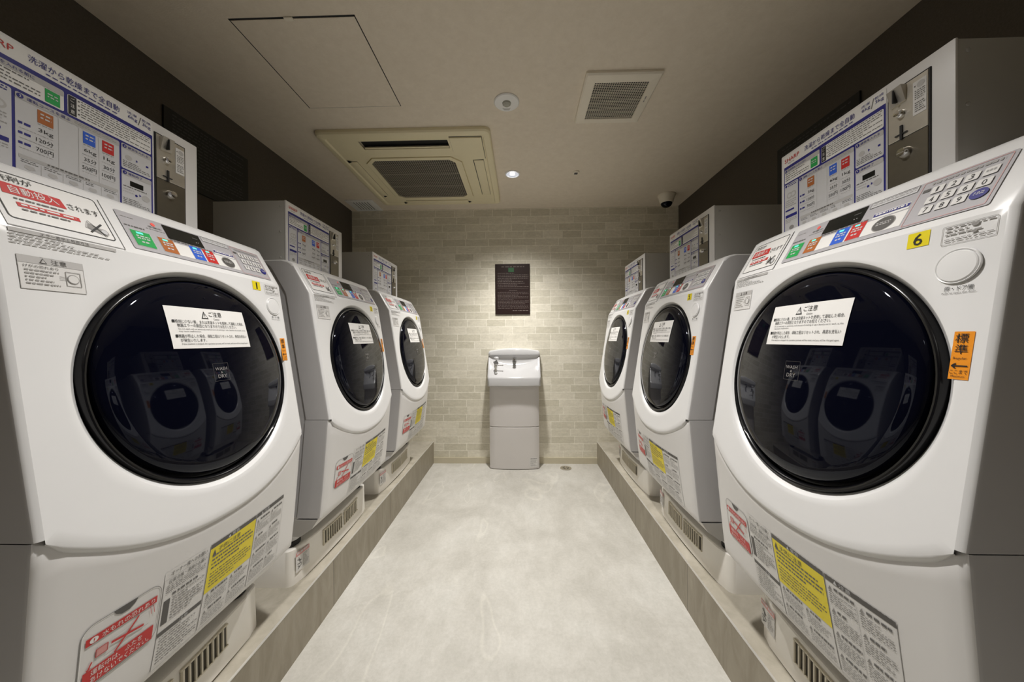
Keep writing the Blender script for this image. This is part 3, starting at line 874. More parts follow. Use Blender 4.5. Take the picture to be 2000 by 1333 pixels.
    for k, (a0, b0) in enumerate(((0.04, 0.70), (0.52, 0.70), (0.04, 0.47), (0.52, 0.47), (0.04, 0.24), (0.52, 0.24), (0.04, 0.02), (0.52, 0.02))):
        d.poly([(a0, b0 + 0.16), (a0 + 0.07, b0 + 0.16), (a0 + 0.035, b0 + 0.205)], MIDGREY, 2)
        d.greek(a0 + 0.10, b0 + 0.155, a0 + 0.42, b0 + 0.205, 1, DKGREY, 2, 0.6, 35 + k, True, 0.008); d.greek(a0, b0 + .01, a0 + 0.43, b0 + 0.145, 6, MIDGREY, 2, 0.42, 45 + k, True, 0.008)
    d.build('care_sticker', low, s_low, fl, conv_m, 'white printed care sticker with dark header')
    return root


def number_sticker(root, t):
    d = Decal(0.172, 1.2405, 0.029, 0.0245)
    d.rect(0, 0, 1, 1, YELLOW, 0)
    wd = 0.07 if t == '1' else 0.20
    d.text(t, 0.5 - wd, 0.12, 0.5 + wd, 0.88, BLACK)
    d.build('number_sticker', root, s_face, lambda u, z: N_FACE, conv_m, 'yellow sticker with the number ' + t)


def make_base():
    root = thing('raised_base', 'x', 'machine base')
    bm = bmesh.new()
    pts = []   # (u, v) outline, front edge with rounded corners and a bow
    U, Rc = 0.292, 0.030
    pts.append((-U, -0.60))
    for k in range(7):
        a = math.radians(180 - 90 * k / 6)
        pts.append((-U + Rc + Rc * math.cos(a), 0.012 + Rc * math.sin(a) * 0.9))
    for k in range(1, 20):
        u = -U + Rc + (2 * U - 2 * Rc) * k / 20
        pts.append((u, s_base(u, 0)))
    for k in range(7):
        a = math.radians(90 - 90 * k / 6)
        pts.append((U - Rc + Rc * math.cos(a), 0.012 + Rc * math.sin(a) * 0.9))
    pts.append((U, -0.60))

    def arch(u, v_):
        return 0.011 * max(0.0, 1 - (u / 0.255) ** 2) if v_ > 0.03 else 0.0

    lv = []
    for ins, z, ar in ((0.012, 0.0, 1), (0.006, 0.0, 1), (0.0, 0.0, 1), (0.002, 0.128, 0), (0.005, 0.1315, 0), (0.012, 0.1315, 0), (0.016, 0.1295, 0)):
        ring = []
        for u, v_ in pts:
            k = 1 - ins / U
            ring.append(bm.verts.new(Vector((u * k, -(v_ - ins if v_ > -0.5 else v_ + ins), z + (arch(u, v_) if ar else 0)))))
        lv.append(ring)
    n = len(pts)
    for a, b2 in zip(lv, lv[1:]):
        for i in range(n):
            j = (i + 1) % n; bm.faces.new((a[i], a[j], b2[j], b2[i]))
    bm.faces.new(lv[-1])
    obj('tray', bm, BASEM, root, ang=40)
    nb = lambda u, z: (1.0, 0.0)
    for a0, a1 in ((-0.135, 0.000), (0.018, 0.150)):
        d = Decal(); d.rect(a0, 0.249, a1, 0.314, BASEDK, 0, cell=0.02)
        bm = bmesh.new()
        d.rect(a0 + 0.004, 0.254, a1 - 0.004, 0.309, GRGAP, 1, cell=0.02)
        g = d.build('vent_grille', root, s_base, nb, conv_b, 'beige vent grille with upright slats', 0.0004)
        bm.free(); bm = bmesh.new()
        k = 0; u = a0 + 0.004
        while u < a1 - 0.003:
            v_ = s_base(u, 0)
            p0, p1 = conv_b(u - 0.0022, v_, 0.253), conv_b(u + 0.0022, v_ + 0.005, 0.310)
            box(bm, p0.x, p1.x, p1.y, p0.y, p0.z, p1.z); u += 0.0157
        for zz in (0.2525, 0.3105):
            for i in range(6):
                ua, ub = a0 + (a1 - a0) * i / 6, a0 + (a1 - a0) * (i + 1) / 6
                v_ = min(s_base(ua, 0), s_base(ub, 0)); p0, p1 = conv_b(ua, v_ - 0.001, zz - 0.002), conv_b(ub, v_ + 0.0042, zz + 0.002)
                box(bm, p0.x, p1.x, p1.y, p0.y, p0.z, p1.z)
        obj('slats', bm, BASEDK, g, 'upright beige slats', smooth=False)
    d = Decal(-0.276, 0.236, 0.064, 0.072)
    d.rect(0, 0, 1, 1, LABELP, 0, cell=0.015); d.rect(0, 0.80, 1, 1, PINK, 1, cell=0.015); d.greek(0.06, 0.83, 0.94, 0.97, 1, PAPERG, 2, .6, 4, False, .008)
    for (a, b2, c, e) in ((.10, .62, .40, .50), (.20, .70, .30, .40), (.10, .40, .42, .34), (.14, .15, .40, .28), (.30, .20, .12, .30)):
        d.line(a, b2, c, e, 0.0024, DKGREY)
    d.ell(0.28, 0.52, 0.05, 0.06, DKGREY, 2)
    d.greek(0.50, 0.08, 0.95, 0.74, 10, MIDGREY, 2, 0.5, 51, True, 0.008)
    d.build('transport_sticker', root, s_base, nb, conv_b, 'orange-headed printed sticker', 0.0008)
    return root


def make_coinbox():
    """u is measured in the same frame as the washer: the box sits a little to one side"""
    root = thing('coin_box', 'x', 'coin payment box')
    Z0 = 1.3897
    B0, B1, H = -0.252, 0.137, 0.2325

    def cv(u, v, z):
        return Vector((u, -v, z - Z0))
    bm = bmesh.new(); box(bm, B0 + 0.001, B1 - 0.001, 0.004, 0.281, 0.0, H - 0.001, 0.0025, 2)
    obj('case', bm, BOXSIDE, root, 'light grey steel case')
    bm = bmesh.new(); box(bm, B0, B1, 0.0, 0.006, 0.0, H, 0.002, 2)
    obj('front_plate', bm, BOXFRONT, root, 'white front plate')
    for su in (B0, B1):
        for zz in (0.018, 0.115, 0.210):
            bm = bmesh.new(); s_ = -1 if su < 0 else 1
            r = bmesh.ops.create_uvsphere(bm, u_segments=10, v_segments=6, radius=0.0042)
            for q in bm.verts:
                q.co = Vector((q.co.x * 0.45 + su - s_ * 0.0005, q.co.y + 0.022, q.co.z + zz))
            obj('screw', bm, BOXSIDE, root)
    s0 = lambda u, z: 0.0
    FLAT.add(s0)
    n0 = lambda u, z: (1.0, 0.0)
    # --- instruction board
    d = Decal()
    d.rect(-0.2445, 1.3915, 0.0275, 1.6155, PAPER, 0); d.rect(-0.2405, 1.3935, 0.0265, 1.5850, NAVY, 1)
    d.text('SHARP', -0.238, 1.5965, -0.189, 1.6075, RED); d.greek(-0.225, 1.5895, -0.205, 1.5925, 1, MIDGREY, 2, .8, 2, False, .008)
    d.text('洗濯から乾燥まで全自動', -0.172, 1.5965, -0.038, 1.6095, NAVY); d.greek(-0.150, 1.5890, -0.040, 1.5920, 1, NAVY, 2, .6, 3, False, .010)
    d.text('洗濯', -0.024, 1.6060, -0.005, 1.6115, NAVY); d.text('6kg', -0.022, 1.5945, -0.004, 1.6035, NAVY); d.line(-0.002, 1.592, 0.003, 1.612, 0.0012, DKGREY)
    d.text('乾燥', 0.005, 1.6060, 0.023, 1.6115, NAVY); d.text('3kg', 0.006, 1.5945, 0.023, 1.6035, NAVY)
    board = d.build('instruction_board', root, s0, n0, cv, 'white and blue printed instruction board', 0.0006)
    d = Decal()
    # before loading
    d.rr(-0.2375, 1.5375, -0.1265, 1.5765, 0.003, PAPER, 2); d.rr(-0.2375, 1.5655, -0.1265, 1.5765, 0.003, LTGREY, 3)
    d.ell(-0.232, 1.571, 0.0038, 0.0038, NAVY, 4); d.text('1', -0.2327, 1.5690, -0.2313, 1.5732, PAPER, 5); d.text('洗濯物を入れる前に', -0.226, 1.5682, -0.165, 1.5742, NAVY, 4)
    d.greek(-0.234, 1.5400, -0.158, 1.5635, 4, DKGREY, 3, .45, 5, True, .008); d.rect(-0.1520, 1.5400, -0.1320, 1.5640, GREEN, 3); d.greek(-0.149, 1.547, -0.135, 1.557, 2, PAPERG, 4, .4, 6, False, .006)
    # caution
    d.rr(-0.1215, 1.5375, 0.0230, 1.5765, 0.003, PAPER, 2); d.rect(-0.1205, 1.5385, -0.1085, 1.5755, BLACK, 3)
    for k, ch in enumerate('ご注意'):
        d.text(ch, -0.1175, 1.5645 - k * 0.0115, -0.1115, 1.5720 - k * 0.0115, PAPER, 4)
    d.greek(-0.102, 1.5400, 0.0205, 1.5745, 7, DKGREY, 3, .42, 7, True, .009)
    for k in range(4):
        d.rect(-0.1062, 1.5705 - k * .0085, -0.1038, 1.5732 - k * .0085, DKGREY, 3)
    # step: put clothes
    d.rr(-0.2375, 1.3970, -0.1925, 1.5335, 0.003, PAPERG, 2); d.ell(-0.232, 1.528, 0.0034, 0.0034, NAVY, 3); d.greek(-0.226, 1.5225, -0.197, 1.5315, 2, NAVY, 3, .5, 8, True, .006)
    d.ell(-0.2205, 1.499, 0.0095, 0.0085, LTGREY, 3); d.ell(-0.2075, 1.499, 0.0095, 0.0085, LTGREY, 3); d.ell(-0.2205, 1.499, 0.006, 0.005, PAPERG, 4); d.ell(-0.2075, 1.499, 0.006, 0.005, PAPERG, 4)
    d.greek(-0.234, 1.4640, -0.197, 1.4860, 4, MIDGREY, 3, .45, 9, True, .006); d.rect(-0.2345, 1.4555, -0.205, 1.4600, NAVY, 3); d.rect(-0.2345, 1.4370, -0.1960, 1.4450, NAVY, 3)
    d.greek(-0.234, 1.4200, -0.197, 1.4330, 3, MIDGREY, 3, .45, 10, True, .006); d.ell(-0.214, 1.4070, 0.008, 0.006, MIDGREY, 3)
    # course table
    d.rr(-0.1885, 1.3970, -0.0390, 1.5325, 0.003, PAPERG, 2); d.rr(-0.1885, 1.5215, -0.0390, 1.5325, 0.003, LTGREY, 3)
    d.ell(-0.1830, 1.5270, 0.0042, 0.0042, NAVY, 4); d.text('2', -0.1842, 1.5248, -0.1818, 1.5294, PAPER, 5); d.text('運転コースを選ぶ', -0.1750, 1.5240, -0.1180, 1.5300, NAVY, 4); d.greek(-0.112, 1.5235, -0.045, 1.5300, 2, MIDGREY, 4, .45, 11, False, .010)
    d.rect(-0.1620, 1.4945, -0.1415, 1.5180, BROWN, 3); d.rect(-0.0995, 1.4945, -0.0800, 1.5180, BLUE, 3); d.rect(-0.0690, 1.4945, -0.0490, 1.5180, RED, 3)
    for a in (-0.1615, -0.0990, -0.0685):
        d.greek(a + .003, 1.500, a + .017, 1.513, 2, PAPERG, 4, .4, 12, False, .006); d.greek(a, 1.4895, a + .019, 1.4925, 1, MIDGREY, 3, .6, 13, False, .006)
    for a0, l3 in ((-0.1640, ('3kg', '120分', '700円')), (-0.1010, ('6kg', '35分', '500円')), (-0.0700, ('1kg', '30分', '100円'))):
        for k, t in enumerate(l3):
            d.text(t, a0 + (0.003 if k < 2 and len(t) == 3 else 0.0), 1.4760 - k * 0.0175, a0 + 0.0225, 1.4850 - k * 0.0175, BLACK, 3)
            d.greek(a0 - (0.02 if a0 < -0.16 else 0), 1.4712 - k * 0.0175, a0 + .0225, 1.4725 - k * 0.0175, 1, MIDGREY, 3, .7, 14 + k, False, .004)
    for k in range(3):
        d.greek(-0.1855, 1.4770 - k * .0175, -0.1700, 1.4830 - k * .0175, 1, NAVY, 3, .7, 17, False, .006)
    for a in (-0.1345, -0.1060, -0.0745):
        d.line(a, 1.4250, a, 1.5200, 0.0005, LTGREY, 3)
    d.rect(-0.1325, 1.4260, -0.1075, 1.5200, LTGREY, 3) if False else None
    d.rect(-0.1850, 1.4195, -0.0420, 1.4255, LTGREY, 3); d.greek(-0.150, 1.4205, -0.090, 1.4245, 1, DKGREY, 4, .8, 18, False, .006)
    for k in range(5):
        a = -0.1850 + k * 0.0290
        d.greek(a + .002, 1.4110, a + .024, 1.4175, 2, DKGREY, 3, .45, 19 + k, True, .005); d.poly([(a + .006, 1.404), (a + .013, 1.401), (a + .020, 1.404), (a + .018, 1.409), (a + .008, 1.409)], LTGREY, 3)
        d.line(a + 0.027, 1.399, a + 0.027, 1.418, 0.0005, LTGREY, 3)
    # steps 3 and 4
    for z0_, z1_, num in ((1.4790, 1.5335, '3'), (1.3970, 1.4755, '4')):
        d.rr(-0.0355, z0_, 0.0230, z1_, 0.003, PAPERG, 2); d.rr(-0.0355, z1_ - 0.0105, 0.0230, z1_, 0.003, LTGREY, 3)
        d.ell(-0.0300, z1_ - 0.0052, 0.0038, 0.0038, NAVY, 4); d.text(num, -0.0311, z1_ - 0.0072, -0.0289, z1_ - 0.0032, PAPER, 5)
        d.text('硬貨を入れる' if num == '3' else '運転終了', -0.024, z1_ - 0.0080, 0.004 if num == '4' else 0.016, z1_ - 0.0025, NAVY, 4)
        d.greek(-0.033, z0_ + .003, 0.020, z0_ + .018, 4, DKGREY, 3, .45, 26, True, .007)
        if num == '3':
            d.ell(-0.022, 1.506, 0.0065, 0.0055, LTGREY, 3); d.poly([(-0.008, 1.503), (-0.004, 1.506), (-0.008, 1.509)], NAVY, 3); d.rect(0.012, 1.502, 0.017, 1.506, NAVY, 3)
        else:
            d.rect(-0.0200, 1.4445, 0.0060, 1.4560, LCD, 3); d.greek(-0.033, 1.4385, 0.015, 1.4420, 1, DKGREY, 3, .7, 27, False, .006); d.ell(0.011, 1.4275, 0.0085, 0.0070, LTGREY, 3); d.ell(-0.008, 1.4270, 0.0026, 0.0026, NAVY, 3); d.poly([(-0.002, 1.427), (0.002, 1.430), (-0.002, 1.433)], NAVY, 3)
            d.greek(-0.033, 1.424, -0.012, 1.436, 2, LTGREY, 3, .3, 28, False, .004)
    d.build('board_lettering', board, s0, n0, cv, 'printed panels and lettering of the board', 0.0006)
    # --- coin mechanism
    bm = bmesh.new(); box(bm, 0.0305, 0.1035, -0.0022, 0.001, 1.3945 - Z0, 1.5995 - Z0, 0.0008, 1)
    coin = obj('coin_mechanism', bm, BLACK, root, 'black framed coin mechanism', smooth=False)
    bm = bmesh.new(); box(bm, 0.0335, 0.1005, -0.0034, -0.0015, 1.4925 - Z0, 1.5965 - Z0, 0.0006, 1)
    obj('steel_plate', bm, STEEL, coin, 'brushed steel upper plate', smooth=False)
    bm = bmesh.new(); box(bm, 0.0335, 0.1005, -0.0034, -0.0015, 1.3975 - Z0, 1.4910 - Z0, 0.0006, 1)
    obj('cash_door', bm, CASHM, coin, 'brushed steel cash door', smooth=False)
    # coin entry wedge with slot
    bm = bmesh.new()
    p = [(0.040, 1.5615), (0.066, 1.5640), (0.066, 1.5950), (0.040, 1.5935)]
    a = [bm.verts.new(Vector((x, -0.0030, z - Z0))) for x, z in p]
    b2 = [bm.verts.new(Vector((x, -(0.0150 if z > 1.58 else 0.006), z - Z0))) for x, z in p]
    bm.faces.new(a); bm.faces.new(b2[::-1])
    for i in range(4):
        j = (i + 1) % 4; bm.faces.new((a[j], a[i], b2[i], b2[j]))
    ent = obj('coin_entry', bm, STEEL, coin, 'chrome coin entry', smooth=False)
    bm = bmesh.new(); box(bm, 0.0510, 0.0535, -0.0155, -0.008, 1.566 - Z0, 1.5915 - Z0)
    obj('slot', bm, BLACK, ent, 'black coin slot', smooth=False)
    bm = bmesh.new(); lathe(bm, [(0.0075, -0.003), (0.0075, -0.007), (0.0062, -0.009), (0.0055, -0.013), (0.001, -0.0135)], 0.0560, 1.5425 - Z0, 24, 'y')
    obj('return_button', bm, CHROME, coin, 'round chrome return button')
    bm = bmesh.new(); box(bm, 0.0560, 0.0602, -0.0060, -0.003, 1.4900 - Z0, 1.5180 - Z0); box(bm, 0.0470, 0.0680, -0.0056, -0.003, 1.5000 - Z0, 1.5020 - Z0)
    obj('return_slot', bm, BLACK, coin, 'black coin return slot', smooth=False)
    bm = bmesh.new(); lathe(bm, [(0.0105, -0.003), (0.0105, -0.006), (0.0085, -0.010), (0.0075, -0.0135), (0.001, -0.0138)], 0.0640, 1.4610 - Z0, 28, 'y'); box(bm, 0.0580, 0.0700, -0.0146, -0.0135, 1.4600 - Z0, 1.4622 - Z0)
    obj('cash_lock', bm, CHROME, coin, 'chrome cash door lock')
    d = Decal(0.0770, 1.5230, 0.0215, 0.0640); d.rect(0, 0, 1, 1, LABELP, 0); d.ell(0.6, 0.86, 0.30, 0.09, LTGREY, 1); d.poly([(.08, .86), (.2, .83), (.2, .89)], BLACK, 1); d.greek(0.15, 0.42, 0.92, 0.72, 5, DKGREY, 1, .5, 29, True, .004); d.greek(.15, .05, .92, .36, 5, DKGREY, 1, .5, 30, True, .004)
    d.build('price_sticker', coin, lambda u, z: 0.0034, n0, cv, 'cream printed coin sticker', 0.0005)
    return root


def dup(root):
    def rec(o, par):
        c = o.copy(); COL.objects.link(c)
        if par is not None:
            c.parent = par
        for ch in list(o.children):
            rec(ch, c)
        return c
    return rec(root, None)


# ------------------------------------------------------------------ place machines
LA, RB = -0.8829 + 0.007, 0.7609 + 0.007
YC = [0.742, 1.470, 2.198]
ROWS = {'L': 'in row under air conditioner', 'R': 'in row under exhaust vent'}
ORD = ['third from brick wall', 'second from brick wall', 'first from brick wall']
WORDN = {'1': 'one', '2': 'two', '3': 'three', '4': 'four', '5': 'five', '6': 'six'}
wm, bs, cb = make_washer(), make_base(), make_coinbox()
first = True
for side, nums in (('L', '123'), ('R', '654')):
    for k in range(3):
        if first:
            a, b_, c = wm, bs, cb
        else:
            a, b_, c = dup(wm), dup(bs), dup(cb)
        placed = (a, b_, c)
        x = LA if side == 'L' else RB
        rz = math.pi / 2 if side == 'L' else -math.pi / 2
        for o_, z_ in ((a, ZB), (b_, CH), (c, 1.3897)):
            o_.location = (x, YC[k], z_); o_.rotation_euler = (0, 0, rz)
        n = WORDN[nums[k]]
        tag(a, 'white washer-dryer with yellow sticker %s, %s %s' % (n, ORD[k], ROWS[side]), 'washing machine', 'washer-dryers along both walls')
        tag(b_, 'white plastic raised base with vent grilles under washer-dryer %s' % n, 'machine base', 'raised bases under the washer-dryers')
        tag(c, 'white coin box with blue instruction board on top of washer-dryer %s' % n, 'coin box', 'coin boxes on the washer-dryers')
        first = False
        if side == 'L' and k == 0:
            continue
PROT = [o_ for o_ in COL.objects if o_.get('category') == 'washing machine']
for o_, t in zip(PROT, '123654'):
    number_sticker(o_, t)

# ------------------------------------------------------------------ hand wash basin
sx0, sx1, sxc = -0.272, 0.158, -0.057
root = thing('hand_wash_basin', 'white ceramic hand wash basin on a grey cabinet against the brick wall', 'wash basin', (sxc, YB, 0))
bm = bmesh.new()
W2 = (sx1 - sx0) / 2


def cabfront(x):
    return 0.150 - 0.022 * (x / W2) ** 2


N = 16
for z0_, z1_, nm in ((0.004, 0.3555, 'lower_door'), (0.359, 0.700, 'upper_panel')):
    bm = bmesh.new(); rows = []
    xs = [-W2 + 0.006 + 2 * (W2 - 0.006) * i / N for i in range(N + 1)]
    for ins, z in ((0.003, z0_), (0, z0_ + 0.004), (0, z1_ - 0.004), (0.003, z1_)):
        rows.append([bm.verts.new((-W2 + 0.006 + ins * 0, 0, z))] + [bm.verts.new((x * (1 - ins), -cabfront(x) + ins + (0.012 if i in (0, N) else 0), z)) for i, x in enumerate(xs)] + [bm.verts.new((W2 - 0.006, 0, z))])
    for a, b2 in zip(rows, rows[1:]):
        for i in range(len(a) - 1):
            bm.faces.new((a[i], a[i + 1], b2[i + 1], b2[i]))
    bm.faces.new(rows[0]); bm.faces.new(rows[-1])
    o_ = obj(nm, bm, SINKCAB, root, ang=35)
    if nm == 'lower_door':
        d = Decal(0.128, 0.018, 0.066, 0.082)
        d.rect(0, 0, 1, 1, LABELP, 0, cell=0.02); d.greek(0.08, 0.80, 0.92, 0.92, 1, DKGREY, 1, .8, 31, False, .012); d.greek(0.1, 0.08, 0.9, 0.72, 6, MIDGREY, 1, .5, 32, True, .012)
        d.build('cabinet_sticker', o_, lambda u, z: cabfront(u), lambda u, z: (1.0, 0.0), lambda u, v, z: Vector((u, -v, z)), 'small printed white sticker', 0.0012)
# ceramic bowl
bm = bmesh.new()
NX = 48
xs = [-W2 - 0.006 + 2 * (W2 + 0.006) * i / NX for i in range(NX + 1)]


def bowl(x):
    """profile from the bottom of the apron over the lip, the sloped deck, the hollow and the splashback; list of (y, z)"""
    s = abs(x) / (W2 + 0.006)
    fr = 0.196 - 0.020 * s ** 2.5 - (0.010 if s > 0.985 else 0)
    cre = max(0.0, 1 - (min(s, 0.955) / 0.955) ** 2) ** 0.55
    zc = 0.948 - 0.094 * cre                       # where the deck meets the hollow
    yk = 0.092 - 0.042 * (1 - cre)
    topz = 1.018 - 0.024 * s ** 2 - (0.010 if s > 0.985 else 0)
    p = [(0.0, 0.702), (fr - 0.020, 0.702), (fr - 0.008, 0.704), (fr, 0.712), (fr + 0.002, 0.768), (fr - 0.001, 0.777), (fr - 0.007, 0.783)]
    for t in (0.33, 0.66, 1.0):
        p.append((fr - 0.007 + (yk - fr + 0.007) * t, 0.783 + (zc - 0.783) * t))
    hollow = 0.050 * cre
    for t in (0.12, 0.3, 0.5, 0.7, 0.88):
        yb = 0.045 + 0.010 * t
        y = yk + (yb - yk) * (1 - (1 - t) ** 2) - hollow * math.sin(math.pi * t) * 0.25
        p.append((y, zc + (0.950 - zc) * (t ** 1.3)))
    p += [(0.058, 0.954), (0.066, 0.962), (0.067, topz - 0.012), (0.060, topz - 0.003), (0.045, topz), (0.0, topz)]
    return p


rows = [[bm.verts.new((x, -y, z)) for y, z in bowl(x)] for x in xs]
for a, b2 in zip(rows, rows[1:]):
    for i in range(len(a) - 1):
        bm.faces.new((a[i], b2[i], b2[i + 1], a[i + 1]))
bm.faces.new(rows[0]); bm.faces.new(rows[-1])
bw = obj('bowl', bm, CERAMIC, root, 'white ceramic bowl with curved splashback', ang=42)
bm = bmesh.new()
lathe(bm, [(0.017, -0.040), (0.017, -0.056), (0.013, -0.064), (0.012, -0.110), (0.0135, -0.114), (0.0135, -0.122), (0.010, -0.124)], 0.002, 0.917, 24, 'y')
sp_ = obj('spout', bm, CHROME, root, 'short chrome spout')
bm = bmesh.new(); lathe(bm, [(0.0095, -0.1225), (0.0095, -0.1255), (0.001, -0.126)], 0.002, 0.910, 20, 'y')
obj('nozzle', bm, DKGREY, sp_, 'dark spout tip')
bm = bmesh.new()
lathe(bm, [(0.016, 0.80), (0.016, 0.812), (0.011, 0.818), (0.0105, 0.856), (0.014, 0.862), (0.014, 0.884), (0.010, 0.890)], -0.152, -0.150, 24)
tap = obj('tap', bm, CHROME, root, 'upright chrome tap')
bm = bmesh.new(); box(bm, -0.150, -0.096, -0.1535, -0.1465, 0.873, 0.880, 0.002); r = bmesh.ops.create_uvsphere(bm, u_segments=12, v_segments=8, radius=0.006, matrix=Matrix.Translation((-0.094, -0.150, 0.8765)))
obj('lever', bm, CHROME, tap, 'thin chrome lever with ball end')
bm = bmesh.new(); lathe(bm, [(0.012, 0.918), (0.0205, 0.924), (0.0215, 0.938), (0.016, 0.945), (0.001, 0.947)], -0.152, -0.085, 28); box(bm, -0.158, -0.146, -0.09, -0.045, 0.922, 0.934)
obj('soap_knob', bm, CERAMIC, root, 'round white soap knob')

# ------------------------------------------------------------------ notice board on the brick wall
nb_ = thing('notice_board', 'dark brown printed notice board on the brick wall above the basin', 'sign', (-0.068, YB, 1.313))
bm = bmesh.new(); box(bm, -0.152, 0.152, -0.010, 0.0, 0.0, 0.443, 0.0015, 1)
obj('board', bm, NOTICEB, nb_, smooth=False)
d = Decal(-0.152, 0.0, 0.304, 0.443)
NG = mat('notice_green', (0.02, 0.10, 0.035), 0.5, noise=0.05)
d.greek(0.18, 0.930, 0.84, 0.950, 1, NOTICET, 1, .7, 61, False, .03); d.rect(0.38, 0.84, 0.54, 0.925, NG, 1)
d.greek(0.07, 0.52, 0.96, 0.82, 9, NOTICET, 1, .30, 62, True, .016)
d.rect(0.06, 0.508, 0.96, 0.511, NOTICET, 1); d.text('Attention', 0.40, 0.462, 0.63, 0.482, NOTICET, 1)
d.greek(0.07, 0.10, 0.96, 0.44, 12, NOTICET, 1, .26, 63, True, .016); d.greek(0.50, 0.066, 0.96, 0.084, 1, NOTICET, 1, .8, 64, False, .02)
d.build('notice_lettering', nb_, lambda u, z: 0.010, lambda u, z: (1.0, 0.0), lambda u, v, z: Vector((u, -v, z)), 'pale fine lettering', 0.0004)

# black posters on the side walls
for side, y0_, y1_, nm in (('L', 1.351, 1.780, 'black printed poster on the dark wall behind coin boxes one and two'), ('R', 1.371, 1.798, 'black printed poster on the dark wall behind coin boxes five and six')):
    rz = math.pi / 2 if side == 'L' else -math.pi / 2
    x = XL if side == 'L' else XR
    t = thing('wall_poster', nm, 'poster', (x, (y0_ + y1_) / 2, 1.783), rz, 'black posters on the dark side walls')
    wd = (y1_ - y0_) / 2
    bm = bmesh.new(); box(bm, -wd, wd, -0.008, 0, 0, 0.305, 0.001, 1); obj('board', bm, POSTERB, t, smooth=False)
    d = Decal(-wd, 0, 2 * wd, 0.305)
    d.greek(0.08, 0.06, 0.92, 0.94, 18, POSTERT, 1, .38, 72, True, .02)
    d.build('poster_lettering', t, lambda u, z: 0.008, lambda u, z: (1.0, 0.0), lambda u, v, z: Vector((u, -v, z)), 'faint grey fine lettering', 0.0004)

# ------------------------------------------------------------------ ceiling fittings (local z = 0 at the ceiling, downwards negative)
# access hatch
t = thing('ceiling_hatch', 'square flush ceiling hatch outlined by a dark gap', 'ceiling hatch', (-1.0375, 1.1591, CEIL))
S = 0.4578
bm = bmesh.new()
g = 0.006
for x0_, x1_, y0_, y1_ in ((0, S, 0, g), (0, S, S - g * .6, S), (0, g * .6, 0, S), (S - g * .6, S, 0, S)):
    box(bm, x0_, x1_, y0_, y1_, -0.0006, -0.0001)
obj('gap_frame', bm, GAPM, t, 'dark gap around the hatch', smooth=False)
bm = bmesh.new(); box(bm, g, S - g * .6, g, S - g * .6, -0.0022, -0.0002); obj('hatch_panel', bm, CEILM, t, smooth=False)
bm = bmesh.new(); box(bm, S * .44, S * .51, -0.001, 0.013, -0.0045, -0.0004, 0.001, 1); obj('latch', bm, ACM2, t, 'small pale latch', smooth=False)

# air conditioner cassette
AX0, AY0, AS = -1.1314, 1.782, 0.9708
AH = 0.028
t = thing('air_conditioner', 'ivory square ceiling cassette air conditioner with meshed intake', 'air conditioner', (AX0 + AS / 2, AY0 + AS / 2, CEIL))
h = AS / 2


def ax(x): return x - (AX0 + AS / 2)
def ay(y): return y - (AY0 + AS / 2)


IX0, IX1, IY0, IY1 = ax(-0.978), ax(-0.362), ay(2.030), ay(2.652)     # intake frame outline
SX0, SX1, SY0, SY1 = ax(-0.918), ax(-0.408), ay(1.862), ay(1.944)     # open front slot
bm = bmesh.new()


def rrect(x0_, x1_, y0_, y1_, r, z, n=6):
    q = []
    for cx_, cy_, st_ in ((x1_ - r, y1_ - r, 0), (x0_ + r, y1_ - r, 90), (x0_ + r, y0_ + r, 180), (x1_ - r, y0_ + r, 270)):
        for k in range(n + 1):
            a = math.radians(st_ + 90 * k / n); q.append((cx_ + r * math.cos(a), cy_ + r * math.sin(a), z))
    return q


lv = [rrect(-h, h, -h, h, 0.035, -0.0005), rrect(-h, h, -h, h, 0.035, -AH * 0.55), rrect(-h + 0.006, h - 0.006, -h + 0.006, h - 0.006, 0.032, -AH * 0.85), rrect(-h + 0.02, h - 0.02, -h + 0.02, h - 0.02, 0.025, -AH), rrect(-h + 0.038, h - 0.038, -h + 0.038, h - 0.038, 0.02, -AH), rrect(-h + 0.046, h - 0.046, -h + 0.046, h - 0.046, 0.018, -AH + 0.006)]
vv_ = [[bm.verts.new(p) for p in l] for l in lv]
for a, b2 in zip(vv_, vv_[1:]):
    for i in range(len(a)):
        j = (i + 1) % len(a); bm.faces.new((a[i], a[j], b2[j], b2[i]))
obj('outer_frame', bm, ACM, t, ang=30)
# inner plate with the four outlets, as four flats around the intake
iz = -AH + 0.006
e = h - 0.0462
bm = bmesh.new()


def flat(x0_, x1_, y0_, y1_, z=iz, th=0.004):
    box(bm, x0_, x1_, y0_, y1_, z, z + th)


flat(-e, SX0, -e, IY0); flat(SX1, e, -e, IY0); flat(SX0, SX1, -e, SY0); flat(SX0, SX1, SY1, IY0)
flat(-e, e, IY1, e); flat(-e, IX0, IY0, IY1); flat(IX1, e, IY0, IY1)
obj('face_plate', bm, ACM, t, smooth=False)
bm = bmesh.new(); box(bm, SX0 + .001, SX1 - .001, SY0 + .001, SY1 - .001, -0.0036, -0.0012)
sl = obj('air_outlet', bm, IVORYDK, t, 'open dark air outlet slot', smooth=False)
bm = bmesh.new(); box(bm, SX0 + 0.008, SX1 - 0.004, SY1 - 0.016, SY1 - 0.0035, iz + 0.002, iz + 0.006); obj('vane', bm, ACM, sl, 'open ivory vane', smooth=False)


